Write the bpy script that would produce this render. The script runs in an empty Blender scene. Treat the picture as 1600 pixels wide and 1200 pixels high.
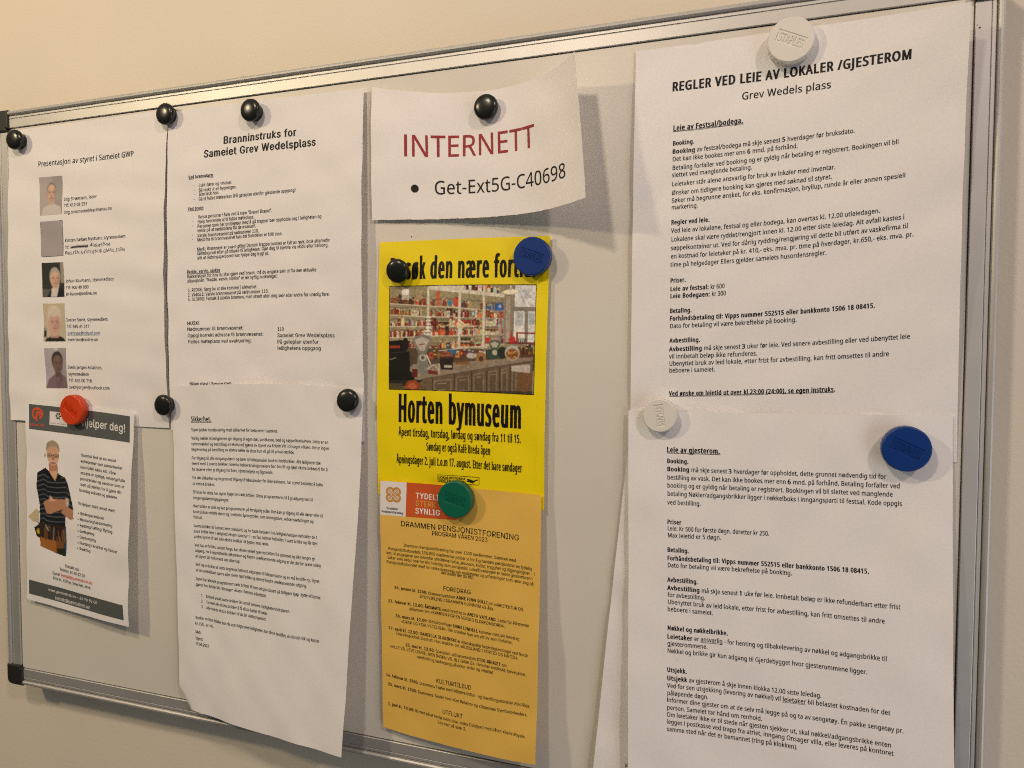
import bpy, bmesh, math, random
import numpy as np
from mathutils import Matrix, Vector
from mathutils.geometry import tessellate_polygon

CAM = {'f': 1140.823811658119, 'R': [[0.94463984, 0.00264538, -0.32809843], [0.01643345, -0.99909394, 0.03925868], [-0.3276973, -0.0424771, -0.94382741]], 'C': [0.759012, 0.353152, 0.550525]}
SHEETS = {
 'A': (210, 297, [[[22.46, 578.88, 3.2], [124.64, 579.58, 1.2], [228.23, 579.73, 1.5]], [[15.72, 435.56, 3.5], [118.34, 435.47, 1.6], [223.62, 435.96, 7.0]], [[14.26, 281.87, 3.2], [116.95, 281.21, 1.4], [222.55, 280.57, 1.6]]]),
 'B': (210, 297, [[[229.23, 576.34, 2.6], [333.17, 576.49, 1.6], [437.41, 574.57, 5.0]], [[225.07, 428.47, 4.0], [330.81, 430.71, 3.0], [436.95, 429.9, 9.0]], [[225.22, 278.86, 2.0], [331.31, 278.16, 2.0], [436.07, 276.91, 3.0]]]),
 'D': (210, 297, [[[226.14, 320.47, 3.6], [334.49, 324.81, 7.0], [436.02, 322.56, 4.5]], [[231.43, 218.39, 5.0], [330.92, 220.11, 7.0], [435.4, 222.65, 14.0]], [[234.43, 116.18, 8.0], [330.77, 116.43, 14.0], [432.68, 118.49, 25.0]], [[237.3, 16.43, 10.0], [331.48, 15.27, 22.0], [429.46, 14.95, 34.0]]]),
 'E': (148, 210, [[[35.44, 303.79, 2.6], [107.43, 299.71, 3.0], [183.13, 294.37, 5.0]], [[38.09, 200.4, 6.0], [109.38, 195.98, 8.0], [182.36, 191.54, 12.0]], [[34.8, 95.47, 7.0], [106.86, 90.97, 10.0], [181.59, 87.61, 16.0]]]),
 'I': (210, 108, [[[443.58, 575.4, 2.0], [513.22, 562.82, 2.0], [576.27, 560.54, 8.0], [625.99, 568.79, 34.0]], [[443.78, 519.81, 4.0], [515.18, 512.14, 4.0], [578.48, 510.34, 11.0], [632.03, 514.7, 38.0]], [[444.04, 464.47, 4.0], [516.14, 461.24, 5.0], [580.5, 459.73, 15.0], [637.54, 462.73, 44.0]]]),
 'Y': (148, 210, [[[450.41, 445.75, 2.0], [525.3, 445.41, 1.5], [600.05, 443.73, 3.0]], [[448.22, 340.11, 3.0], [523.65, 339.76, 3.0], [597.54, 338.04, 5.0]], [[447.64, 232.18, 2.0], [523.03, 231.54, 3.0], [596.78, 230.17, 6.0]]]),
 'O': (148, 210, [[[451.51, 244.48, 5.0], [523.64, 243.46, 4.4], [595.09, 241.95, 7.5]], [[452.45, 137.98, 6.0], [524.0, 135.85, 8.0], [595.46, 134.59, 14.0]], [[453.1, 31.47, 6.0], [521.67, 29.72, 12.0], [595.25, 33.69, 22.0]]]),
 'F': (210, 297, [[[664.92, 575.99, 2.0], [772.56, 575.86, 4.0], [874.69, 569.09, 26.0]], [[663.86, 427.45, 4.0], [771.36, 430.77, 5.0], [875.96, 437.43, 12.0]], [[663.38, 272.69, 1.0], [771.16, 277.23, 1.0], [879.35, 281.92, 1.0]]]),
 'G': (210, 297, [[[662.27, 310.4, 5.0], [769.67, 311.1, 4.0], [875.88, 313.08, 5.0]], [[664.59, 159.26, 10.0], [771.74, 161.82, 8.0], [878.36, 164.11, 9.0]], [[667.29, 11.21, 20.0], [772.92, 11.28, 15.0], [882.06, 14.22, 16.0]]]),
 'H': (210, 297, [[[666.29, 321.42, 2.4], [774.82, 309.31, 2.2], [876.9, 297.63, 2.0]], [[650.18, 165.45, 4.0], [763.65, 161.23, 4.0], [867.96, 157.77, 4.0]], [[635.76, 6.36, 8.0], [752.15, 7.63, 7.0], [860.26, 8.09, 7.0]]]),
}
DOTS = [(479.1, 449.4, 0.6, 0.15), (885.1, 562.2, 0.6, 1.9), (883.6, 564.0, 0.3, 1.9), (686.5, 121.7, 0.5, 0.2)]
TEXTS = [
 ('A', 'heading', 'ink', 8.04, [
  ('Presentasjon av styret i Sameiet GWP', 0.204, 0.1412, 0.8028),
 ]),
 ('A', 'contact_text', 'ink', 4.71, [
  ('Stig Strømsem, leder', 0.3709, 0.2675, 0.5813),
  ('Tlf: 412 08 553', 0.3734, 0.2886, 0.521),
  ('Stig.stromsem@isachsenas.no', 0.3723, 0.3118, 0.6821),
 ]),
 ('A', 'contact_text', 'ink', 4.65, [
  ('Kirsten Sæbøe Nystuen, styremedlem', 0.3774, 0.4072, 0.7654),
  ('Tlf:', 0.3789, 0.4307, 0.4066),
 ]),
 ('A', 'handwriting', 'pen', 4.35, [
  ('40845944', 0.543, 0.4291, 0.6735),
  ('KIRSTEN.NYSTUEN @ GMAIL.COM', 0.3789, 0.4499, 0.7644),
 ]),
 ('A', 'contact_text', 'ink', 4.59, [
  ('Johan Baumann, styremedlem', 0.3813, 0.5429, 0.6912),
  ('Tlf: 900 49 800', 0.3825, 0.5653, 0.5331),
  ('Jo-baum@online.no', 0.383, 0.5861, 0.589),
 ]),
 ('A', 'contact_text', 'ink', 4.53, [
  ('Sverre Søvik, styremedlem', 0.3837, 0.6716, 0.6536),
  ('Tlf: 926 41 017', 0.3861, 0.6934, 0.5327),
  ('sverrsoe@online.no', 0.3879, 0.7363, 0.5887),
 ]),
 ('A', 'link_text', 'link', 4.52, [
  ('_sverrsoe@icloud.com_', 0.387, 0.7151, 0.6038),
 ]),
 ('A', 'contact_text', 'ink', 4.46, [
  ('Svein Jørgen Aslaksen,', 0.3893, 0.8259, 0.6127),
  ('styremedlem', 0.3907, 0.8477, 0.5242),
  ('Tlf: 485 00 718', 0.3913, 0.869, 0.5417),
  ('sveinjorgen@outlook.com', 0.3918, 0.89, 0.6561),
 ]),
 ('B', 'heading', 'ink', 9.95, [
  ('*Branninstruks for*', 0.3006, 0.1196, 0.6785),
  ('*Sameiet Grev Wedelsplass*', 0.1985, 0.1555, 0.7771),
 ]),
 ('B', 'paragraph', 'ink', 4.57, [
  ('*_Ved brannalarm_*', 0.1173, 0.2169, 0.2493),
 ]),
 ('B', 'paragraph', 'ink', 4.55, [
  ('-', 0.1449, 0.2428, 0.1515),
  ('Lukk dører og vinduer.', 0.1727, 0.2445, 0.3471),
  ('-', 0.1451, 0.2568, 0.1517),
  ('Gå raskt ut av bygningen.', 0.1722, 0.2597, 0.3702),
  ('-', 0.1439, 0.2702, 0.1512),
  ('Ikke bruk heis.', 0.1724, 0.2724, 0.2812),
  ('-', 0.1426, 0.2853, 0.1499),
  ('Gå til felles møteplass (På gateplan utenfor gjeldende oppgang)', 0.1711, 0.2871, 0.6768),
 ]),
 ('B', 'paragraph', 'ink', 4.56, [
  ('*_Ved brann_*', 0.1129, 0.314, 0.1969),
 ]),
 ('B', 'paragraph', 'ink', 4.54, [
  ('-', 0.1395, 0.3405, 0.146),
  ('Varsle personer i fare ved å rope “Brann! Brann!”.', 0.1672, 0.3421, 0.5575),
  ('-', 0.1381, 0.3548, 0.1454),
  ('Hjelp hverandre ut til felles møteplass.', 0.1666, 0.3568, 0.4648),
  ('-', 0.1381, 0.3683, 0.1454),
  ('Personer som har problemer med å gå trapper bør oppholde seg i leiligheten og', 0.1659, 0.3711, 0.8076),
  ('vente på at nødetatene får de evakuert.', 0.1659, 0.3842, 0.4755),
  ('-', 0.1367, 0.3966, 0.144),
  ('Varsle brannvesenet på nødnummer 110.', 0.1659, 0.3998, 0.4896),
  ('-', 0.1367, 0.4101, 0.144),
  ('Meld fra til brannvesenet hvis det fremdeles er folk inne.', 0.1651, 0.4128, 0.6084),
 ]),
 ('B', 'paragraph', 'ink', 4.53, [
  ('_Merk:_ Brannrøyk er svært giftig! Dersom trapperommet er fylt av røyk, bruk alternativ', 0.1629, 0.4415, 0.8491),
  ('rømningsvei eller gå tilbake til leiligheten. Gjør deg til kjenne via vindu eller balkong,', 0.1628, 0.4549, 0.8431),
  ('slik at redningspersonell kan hjelpe deg trygt ut.', 0.1634, 0.4689, 0.5413),
 ]),
 ('B', 'paragraph', 'ink', 4.55, [
  ('*_Redde, varsle, slokke_*', 0.1089, 0.51, 0.2842),
  ('Rekkefølgen for hva du skal gjøre ved brann, må du avgjøre selv ut fra den aktuelle', 0.1087, 0.5244, 0.7814),
  ('situasjonen. “Redde, varsle, slokke” er en nyttig huskeregel:', 0.1084, 0.5379, 0.5839),
 ]),
 ('B', 'paragraph', 'ink', 4.55, [
  ('1. REDDE: Sørg for at alle kommer i sikkerhet.', 0.1094, 0.5667, 0.4797),
  ('2. VARSLE: Varsle brannvesenet på nødnummer 110.', 0.1091, 0.5815, 0.5371),
  ('3. SLOKKE: Forsøk å slokke brannen, men utsett aldri deg selv eller andre for unødig fare.', 0.1087, 0.5955, 0.846),
 ]),
 ('B', 'paragraph', 'ink', 4.79, [
  ('*HUSK!*', 0.1073, 0.6703, 0.1733),
  ('Nødnummer til brannvesenet:', 0.1067, 0.6885, 0.4082),
  ('Oppgi korrekt adresse til brannvesenet:', 0.1075, 0.708, 0.5103),
  ('Felles møteplass ved evakuering:', 0.1082, 0.7271, 0.4483),
  ('110', 0.5806, 0.6945, 0.6153),
  ('Sameiet Grev Wedelsplass', 0.5801, 0.7128, 0.8656),
  ('På gateplan utenfor', 0.5795, 0.7314, 0.7861),
  ('leilighetens oppgang', 0.5796, 0.7497, 0.7963),
 ]),
 ('B', 'paragraph', 'ink', 4.4, [
  ('*Hilsen styret i Sameiet GWP*', 0.1109, 0.857, 0.3391),
 ]),
 ('D', 'heading', 'ink', 6.43, [
  ('*_Sikkerhet._*', 0.1084, 0.1091, 0.2265),
 ]),
 ('D', 'paragraph', 'ink', 3.84, [
  ('Styret jobber kontinuerlig med sikkerhet for beboerne i sameiet.', 0.1079, 0.1384, 0.579),
 ]),
 ('D', 'paragraph', 'ink', 3.84, [
  ('Vanlig nøkkel til leiligheten gir tilgang til egen dør, postkasse, bod og søppelkontainere. Dette er en', 0.1078, 0.164, 0.841),
  ('systemnøkkel og bestilling av ekstra må gjøres av styret via Kristin Vik i Onsager villaen. Det er ingen', 0.1075, 0.1809, 0.8471),
  ('begrensning på bestilling av ekstra nøkler da disse kun vil gå til privat område.', 0.1082, 0.1975, 0.6668),
 ]),
 ('D', 'paragraph', 'ink', 3.85, [
  ('For tilgang til alle inngangsdører og dører til fellesarealer brukes kodebrikker. Alle leiligheter ble', 0.1093, 0.2235, 0.8075),
  ('levert med 2 svarte brikker. Enkelte beboere/seksjonseiere har bestilt og kjøpt ekstra brikke(-r) for å', 0.1093, 0.24, 0.8442),
  ('ha reserve eller gi tilgang for barn, hjemmehjelp og lignende.', 0.1093, 0.2577, 0.5576),
 ]),
 ('D', 'paragraph', 'ink', 3.85, [
  ('For økt sikkerhet og begrenset tilgang til fellesarealer for ikke-beboere, har styret besluttet å bytte', 0.1091, 0.2833, 0.8245),
  ('ut ekstra brikker.', 0.1093, 0.3015, 0.24),
 ]),
 ('D', 'paragraph', 'ink', 3.85, [
  ('Til bruk for dette har styret kjøpt inn røde brikker. Disse programmeres til å gi adgang kun til', 0.1093, 0.3271, 0.775),
  ('inngangsdører/oppganger.', 0.1097, 0.3445, 0.3198),
 ]),
 ('D', 'paragraph', 'ink', 3.85, [
  ('Hver brikke er unik og kan programmeres på forskjellig måte. Den kan gi tilgang til alle dører eller til', 0.1099, 0.3693, 0.8324),
  ('bruk på kun enkelte dører og i vedtatte åpningstider, som treningsrom, velværeavdelingen og', 0.1103, 0.3866, 0.7857),
  ('festsal.', 0.1108, 0.4031, 0.1653),
 ]),
 ('D', 'paragraph', 'ink', 3.85, [
  ('Svarte brikker vil fortsatt være standard, og for faste beboere i en leilighet/seksjon beholder de 1', 0.1112, 0.4296, 0.8118),
  ('svart brikke hver. I leilighet/seksjon som har 1 – en fast beboer beholdes 1 svart brikke og får den', 0.1118, 0.4461, 0.8136),
  ('andre byttet til rød. Alle ekstra brikker vil byttes mot røde.', 0.1125, 0.4626, 0.5507),
 ]),
 ('D', 'paragraph', 'ink', 3.86, [
  ('Ved tap av brikke, uansett farge, kan denne enkelt sperres/slettes fra systemet og ikke lengre gi', 0.1156, 0.4883, 0.8035),
  ('adgang. For å opprettholde sikkerheten og hindre uvedkommende adgang er det derfor svært viktig', 0.1163, 0.5052, 0.837),
  ('at styret blir informert om slike tap.', 0.1162, 0.5222, 0.391),
 ]),
 ('D', 'paragraph', 'ink', 3.86, [
  ('Ved tap av brikke vil dette begrense beboers adgangen til fellesarealene og en må bestille ny. Styret', 0.1161, 0.5479, 0.8357),
  ('vil da umiddelbart sperre eller slette tapt brikke og derved hindre uvedkommende adgang.', 0.116, 0.5654, 0.7698),
 ]),
 ('D', 'paragraph', 'ink', 3.87, [
  ('Styret har allerede programmert røde brikker til hver seksjon basert på tidligere kjøp. Bytte vil kunne', 0.1151, 0.5916, 0.8459),
  ('gjøres hos Kristin Vik i Onsager villaen i hennes arbeidstid.', 0.115, 0.6091, 0.5528),
 ]),
 ('D', 'paragraph', 'ink', 3.85, [
  ('1.', 0.1489, 0.641, 0.1619),
  ('Behold antall svarte brikker likt antall beboere i leiligheten/seksjonen.', 0.1809, 0.6417, 0.6888),
  ('2.', 0.149, 0.6584, 0.162),
  ('Ta med alle ekstra brikker å få disse byttet til røde.', 0.1811, 0.6591, 0.5623),
  ('3.', 0.1491, 0.6754, 0.1621),
  ('Alle svarte ekstra brikker vil da bli slettet/sperret.', 0.1813, 0.6764, 0.5559),
 ]),
 ('D', 'paragraph', 'ink', 3.9, [
  ('Ønsker en flere brikker enn de som fulgte med leiligheten kan disse bestilles via Kristin Vik og koster', 0.1156, 0.7109, 0.8482),
  ('kr.150,- pr stk.', 0.1146, 0.7286, 0.2308),
 ]),
 ('D', 'signature', 'ink', 3.92, [
  ('Mvh', 0.1162, 0.7545, 0.152),
  ('Styret', 0.117, 0.7734, 0.1646),
  ('19.04.2022', 0.1169, 0.7903, 0.2056),
 ]),
 ('E', 'heading', 'white', 11.69, [
  ('hjelper deg!', 0.541, 0.0982, 0.9324),
 ]),
 ('E', 'logo_text', 'orange', 3.63, [
  ('*gammel nok*', 0.0509, 0.1252, 0.1892),
 ]),
 ('E', 'logo_text', 'grey', 2.23, [
  ('GWP Aktiv AS', 0.2478, 0.1057, 0.3935),
 ]),
 ('E', 'paragraph', 'ink', 4.35, [
  ('Gammel Nok er en sosial', 0.5326, 0.245, 0.8632),
  ('entreprenør som samarbeider', 0.5288, 0.2744, 0.9203),
  ('med GWP Aktiv AS. Våre', 0.524, 0.3039, 0.8626),
 ]),
 ('E', 'paragraph', 'ink', 4.35, [
  ('ansatte er dyktige, omsorgsfulle', 0.5223, 0.3318, 0.9461),
  ('pensjonister og seniorer som er', 0.5195, 0.3601, 0.9428),
  ('raskt på pletten for å gjøre din', 0.5168, 0.3883, 0.9182),
  ('hverdag enklere og gladere.', 0.514, 0.416, 0.8881),
 ]),
 ('E', 'paragraph', 'ink', 4.35, [
  ('Vi hjelper blant annet med:', 0.5087, 0.4795, 0.8675),
 ]),
 ('E', 'list', 'ink', 4.35, [
  ('• Småreparasjoner', 0.5096, 0.5257, 0.7628),
  ('• Montering/demontering', 0.508, 0.5538, 0.8428),
  ('• Rydding/ løfting/ flytting', 0.5085, 0.5818, 0.845),
  ('• Bortkjøring', 0.507, 0.6105, 0.672),
  ('• Opphenging', 0.5054, 0.6386, 0.6889),
  ('• Planting i krukker og kasser', 0.505, 0.6672, 0.9008),
  ('• Snekring', 0.5045, 0.6942, 0.6399),
 ]),
 ('E', 'contact_text', 'ink', 4.43, [
  ('Kontakt oss', 0.3893, 0.7942, 0.539),
  ('Telefon: 66 90 82 00', 0.3337, 0.8172, 0.5977),
  ('Epost', 0.2643, 0.8436, 0.34),
  ('Pris kr. 450 pr. time inkl. mva.', 0.2706, 0.8676, 0.6557),
 ]),
 ('E', 'link_text', 'orange', 4.41, [
  ('_kontakt@gammelnok.no_', 0.349, 0.8427, 0.6658),
 ]),
 ('E', 'footer_text', 'white', 4.09, [
  ('www.gammelnok.no - 66 90 82 00', 0.2219, 0.9308, 0.716),
  ('_kontakt@gammelnok.no_', 0.2926, 0.9611, 0.6443),
 ]),
 ('I', 'heading', 'red', 26.69, [
  ('INTERNETT', 0.1328, 0.5095, 0.7397),
 ]),
 ('I', 'network_name', 'ink', 16.73, [
  ('Get-Ext5G-C40698', 0.263, 0.8047, 0.9019),
 ]),
 ('Y', 'title', 'heavy', 25.49, [
  ('*Besøk den nære fortid.*', 0.0719, 0.1496, 0.9346),
 ]),
 ('Y', 'title', 'heavy', 32.84, [
  ('*Horten bymuseum*', 0.1299, 0.7093, 0.8727),
 ]),
 ('Y', 'opening_hours', 'cond', 9.27, [
  ('*Åpent tirsdag, torsdag, lørdag og søndag fra 11 til 15.*', 0.1313, 0.7644, 0.8649),
  ('*Søndag er også Kafé Breda åpen*', 0.3041, 0.8157, 0.6903),
  ('*Åpningsdager 2. juli t.o.m 17. august. Etter det bare søndager*', 0.1193, 0.8711, 0.8724),
 ]),
 ('Y', 'logo_text', 'ink', 2.71, [
  ('*LOKALHISTORISK*', 0.3782, 0.9191, 0.541),
  ('*SENTER HORTEN*', 0.3781, 0.9303, 0.541),
 ]),
 ('O', 'logo_text', 'ink', 2.7, [
  ('*Drammen*', 0.0421, 0.1108, 0.1153),
  ('*Pensjonistforening*', 0.0099, 0.1252, 0.1492),
 ]),
 ('O', 'slogan', 'white', 6.62, [
  ('*TYDELIG*', 0.2273, 0.0582, 0.4101),
 ]),
 ('O', 'slogan', 'gold', 6.63, [
  ('*STERK*', 0.2271, 0.0876, 0.3605),
 ]),
 ('O', 'slogan', 'white', 6.63, [
  ('*SYNLIG*', 0.227, 0.1165, 0.3853),
 ]),
 ('O', 'heading', 'ink', 6.4, [
  ('DRAMMEN PENSJONISTFORENING', 0.1315, 0.1725, 0.872),
 ]),
 ('O', 'heading', 'ink', 5.11, [
  ('PROGRAM VÅREN 2023', 0.33, 0.1949, 0.68),
 ]),
 ('O', 'paragraph', 'ink', 3.7, [
  ('Drammen Pensjonistforening har over 1300 medlemmer. Sammen med', 0.1499, 0.2528, 0.8539),
  ('Pensjonistforbundets 250.000 medlemmer jobber vi for å gi landets pensjonister en tydelig', 0.0492, 0.2734, 0.9508),
  ('røst. Vi engasjerer oss innenfor områdene helse, økonomi, kultur, trygghet og tilgjengelighet - i', 0.0314, 0.2914, 0.968),
  ('saker som betyr noe for din hverdag som pensjonist. Lokalforeningen er selve grunnmuren i', 0.0429, 0.3093, 0.9552),
  ('Pensjonistforbundet med sin unike kunnskap om muligheter og utfordringer som rører seg på', 0.0361, 0.3279, 0.9625),
  ('det stedet der du bor.', 0.3902, 0.3399, 0.5985),
 ]),
 ('O', 'section_heading', 'ink', 5.17, [
  ('FOREDRAG', 0.4058, 0.4012, 0.5793),
 ]),
 ('O', 'paragraph', 'ink', 3.66, [
  ('*26. januar kl. 1200:* Drammensarkitekt *ARNE FINN SOLLI* om «ARKITEKTUR OG', 0.0863, 0.4272, 0.9043),
  ('BYUTVIKLING I DRAMMEN GJENNOM 45 ÅR».', 0.2529, 0.446, 0.7303),
 ]),
 ('O', 'paragraph', 'ink', 3.69, [
  ('*23. februar kl. 12.00: ÅRSMØTE* med foredrag av *ANITA VATLAND*. Leder for Pårørende', 0.0465, 0.4836, 0.9414),
  ('alliansen om «KAMPEN FOR EN VERDIG ELDREOMSORG».', 0.1859, 0.502, 0.7967),
 ]),
 ('O', 'paragraph', 'ink', 3.69, [
  ('*30. mars kl. 12.00:* Krimdronningen *UNNI LINDELL* kommer med sitt foredrag', 0.095, 0.5394, 0.8867),
  ('«DRAP OG FORLYSTELSER». Der snakker hun om sitt liv som forfatter.', 0.1326, 0.5581, 0.8483),
 ]),
 ('O', 'paragraph', 'ink', 3.72, [
  ('*27. april kl. 12.00: DANIELLA SLABINSKI* er vitenskapelig forskningsassistent ved Norsk', 0.0455, 0.5936, 0.942),
  ('Utenrikspolitisk Institutt. Hun snakker om «RUSSLAND I FORTID OG NÅTID».', 0.098, 0.611, 0.8846),
 ]),
 ('O', 'paragraph', 'ink', 3.68, [
  ('*25. mai kl. 12.00:* Spesialist i allmennmedisin *STIG BRUSET* om', 0.162, 0.6483, 0.8154),
  ('«ALLE VIL LEVE LENGE, MEN INGEN VIL BLI GAMLE». Hvordan kosthold, bevegelse,', 0.0565, 0.6666, 0.9314),
  ('samhold og tankegang påvirker alder og vitalitet.', 0.2376, 0.6858, 0.7386),
 ]),
 ('O', 'section_heading', 'ink', 5.23, [
  ('KULTURTILBUD', 0.3742, 0.7641, 0.6002),
 ]),
 ('O', 'paragraph', 'ink', 3.77, [
  ('*14. februar kl. 1900:* Drammens Teater med tidligere kultur- og likestillingsminister Abid Raja.', 0.0265, 0.7867, 0.9604),
  ('*25. mars kl. 1900:* Drammens Teater med «Det Betales» og «Drammen Symfoniorkester».', 0.0397, 0.8227, 0.9453),
 ]),
 ('O', 'section_heading', 'ink', 5.22, [
  ('UTFLUKT', 0.4203, 0.88, 0.5557),
 ]),
 ('O', 'paragraph', 'ink', 3.69, [
  ('*1. juni kl. 10.00:* Bli med på et herlig minicruise i indre Oslofjord med båten «Belle Royal».', 0.0401, 0.9026, 0.9428),
  ('Les mer på side 3.', 0.3921, 0.9227, 0.5806),
 ]),
 ('F', 'heading', 'ink', 9.64, [
  ('*REGLER VED LEIE AV LOKALER /GJESTEROM*', 0.1227, 0.1124, 0.8526),
 ]),
 ('F', 'subheading', 'ink', 7.73, [
  ('Grev Wedels plass', 0.3482, 0.1532, 0.6233),
 ]),
 ('F', 'section_heading', 'ink', 5.46, [
  ('*_Leie av Festsal/bodega._*', 0.1294, 0.2095, 0.3563),
 ]),
 ('F', 'paragraph', 'ink', 4.64, [
  ('*Booking.*', 0.1293, 0.2455, 0.201),
  ('*Booking* av festsal/bodega må skje senest *5* hverdager før bruksdato.', 0.1286, 0.2656, 0.6965),
  ('Det kan ikke bookes mer enn *6* mnd. på forhånd.', 0.1292, 0.2838, 0.528),
  ('Betaling forfaller ved booking og er gyldig når betaling er registrert. Bookingen vil bli', 0.1292, 0.3048, 0.8225),
  ('slettet ved manglende betaling.', 0.1285, 0.322, 0.3881),
  ('Leietaker står alene ansvarlig for bruk av lokaler med inventar.', 0.1285, 0.3438, 0.6426),
  ('Ønsker om tidligere booking kan gjøres med søknad til styret.', 0.1291, 0.3652, 0.6332),
  ('Søker må begrunne ønsket, for eks. konfirmasjon, bryllup, runde år eller annen spesiell', 0.129, 0.3838, 0.8436),
  ('markering.', 0.1295, 0.4005, 0.2173),
 ]),
 ('F', 'paragraph', 'ink', 4.6, [
  ('*Regler ved leie.*', 0.1299, 0.4366, 0.2565),
  ('Ved leie av lokalene, festsal og eller bodega, kan overtas kl. 12.00 utleiedagen.', 0.1298, 0.4565, 0.7751),
  ('Lokalene skal være ryddet/rengjort innen kl. 12.00 etter siste leiedag. Alt avfall kastes i', 0.1304, 0.4773, 0.8442),
  ('søppelkontainer ut. Ved for dårlig rydding/rengjøring vil dette bli utført av vaskefirma til', 0.1296, 0.498, 0.855),
  ('en kostnad for leietaker på kr. 410,- eks. mva. pr. time på hverdager, kr.650,- eks. mva. pr.', 0.1301, 0.5179, 0.8711),
  ('time på helgedager Ellers gjelder sameiets husordensregler.', 0.1294, 0.538, 0.6228),
 ]),
 ('F', 'paragraph', 'ink', 4.58, [
  ('*Priser.*', 0.1303, 0.5758, 0.1826),
  ('*Leie av festsal:* kr 600', 0.1302, 0.596, 0.3089),
  ('*Leie Bodegaen:* kr 300', 0.1306, 0.6131, 0.3137),
 ]),
 ('F', 'paragraph', 'ink', 4.57, [
  ('*Betaling.*', 0.1301, 0.6485, 0.2041),
  ('*Forhåndsbetaling til: Vipps nummer 552515 eller bankkonto 1506 18 08415.*', 0.1305, 0.6669, 0.768),
  ('Dato for betaling vil være bekreftelse på booking.', 0.1303, 0.6848, 0.5372),
 ]),
 ('F', 'paragraph', 'ink', 4.57, [
  ('*Avbestilling.*', 0.131, 0.7197, 0.2337),
  ('*Avbestilling* må skje senest *3* uker før leie. Ved senere avbestilling eller ved ubenyttet leie', 0.1308, 0.7399, 0.8672),
  ('vil innbetalt beløp ikke refunderes.', 0.1305, 0.7574, 0.4171),
  ('Ubenyttet bruk av leid lokale, etter frist for avbestilling, kan fritt omsettes til andre', 0.1308, 0.7744, 0.8096),
  ('beboere i sameiet.', 0.1311, 0.7909, 0.2831),
 ]),
 ('F', 'paragraph', 'ink', 4.57, [
  ('*_Ved ønske om leietid ut over kl.23:00 (24:00), se egen instruks_.*', 0.1315, 0.8461, 0.6577),
 ]),
 ('G', 'section_heading', 'ink', 5.47, [
  ('*_Leie av gjesterom._*', 0.1323, 0.0996, 0.309),
 ]),
 ('G', 'paragraph', 'ink', 4.69, [
  ('*Booking.*', 0.1329, 0.1264, 0.2056),
  ('*Booking* må skje senest *3* hverdager før oppholdet, dette grunnet nødvendig tid for', 0.1329, 0.1462, 0.8145),
  ('bestilling av vask. Det kan ikke bookes mer enn *6* mnd. på forhånd. Betaling forfaller ved', 0.1329, 0.1665, 0.8544),
  ('booking og er gyldig når betaling er registrert. Bookingen vil bli slettet ved manglende', 0.1329, 0.1863, 0.8344),
  ('betaling Nøkler/adgangsbrikker ligger i nøkkelboks i inngangsparti til festsal. Kode oppgis', 0.1336, 0.2066, 0.8606),
  ('ved bestilling.', 0.1336, 0.2279, 0.2457),
 ]),
 ('G', 'paragraph', 'ink', 4.7, [
  ('*Priser*', 0.1336, 0.2761, 0.1814),
  ('Leie: Kr 500 for første døgn, deretter kr 250.', 0.1337, 0.2917, 0.4654),
  ('Max leietid er 5 døgn.', 0.1343, 0.3087, 0.3119),
 ]),
 ('G', 'paragraph', 'ink', 4.71, [
  ('*Betaling.*', 0.1338, 0.3445, 0.2072),
  ('*Forhåndsbetaling til: Vipps nummer 552515 eller bankkonto 1506 18 08415.*', 0.1338, 0.3649, 0.7675),
  ('Dato for betaling vil være bekreftelse på booking.', 0.1339, 0.3824, 0.5368),
 ]),
 ('G', 'paragraph', 'ink', 4.71, [
  ('*Avbestilling.*', 0.134, 0.4188, 0.2375),
  ('*Avbestilling* må skje senest *1* uke før leie. Innbetalt beløp er ikke refunderbart etter frist', 0.1341, 0.4392, 0.856),
  ('for avbestilling.', 0.1342, 0.4567, 0.2611),
  ('Ubenyttet bruk av leid lokale, etter frist for avbestilling, kan fritt omsettes til andre', 0.1342, 0.4742, 0.812),
  ('beboere i sameiet.', 0.1337, 0.4918, 0.2872),
 ]),
 ('G', 'paragraph', 'ink', 4.7, [
  ('*Nøkkel og nøkkelbrikke.*', 0.1346, 0.5377, 0.3363),
  ('*Leietaker* er _ansvarlig_ - for henting og tilbakelevering av nøkkel og adgangsbrikke til', 0.134, 0.5585, 0.8182),
  ('gjesterommene.', 0.1341, 0.5756, 0.2696),
  ('Nøkkel og brikke gir kun adgang til Gjerdebygget hvor gjesterommene ligger.', 0.1342, 0.5935, 0.7623),
  ('.', 0.1656, 0.6101, 0.1688),
 ]),
 ('G', 'paragraph', 'ink', 4.69, [
  ('*Utsjekk.*', 0.134, 0.6406, 0.202),
  ('*Utsjekk* av gjesterom å skje innen klokka 12.00 siste leiedag.', 0.1342, 0.661, 0.6281),
  ('Ved for sen utsjekking (levering av nøkkel) vil _leietaker_ bli belastet kostnaden for det', 0.1343, 0.6792, 0.8277),
  ('påløpende døgn.', 0.1344, 0.6973, 0.2732),
  ('Informer dine gjester om at de selv må legge på og ta av sengetøy. Én pakke sengetøy pr.', 0.1338, 0.7145, 0.8653),
  ('person. Sameiet tar hånd om renhold.', 0.134, 0.7332, 0.4468),
  ('Om leietaker ikke er til stede når gjesten sjekker ut, skal nøkkel/adgangsbrikke enten', 0.1334, 0.7508, 0.8303),
  ('legges i postkasse ved trapp fra atriet, inngang Onsager villa, eller leveres på kontoret', 0.1335, 0.7684, 0.8365),
  ('samme sted når det er bemannet (ring på klokken).', 0.1337, 0.7866, 0.557),
 ]),
 ('H', 'paragraph', 'ink', 4.73, [
  ('Ve', 0.099, 0.9046, 0.1164),
 ]),
]
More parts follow.
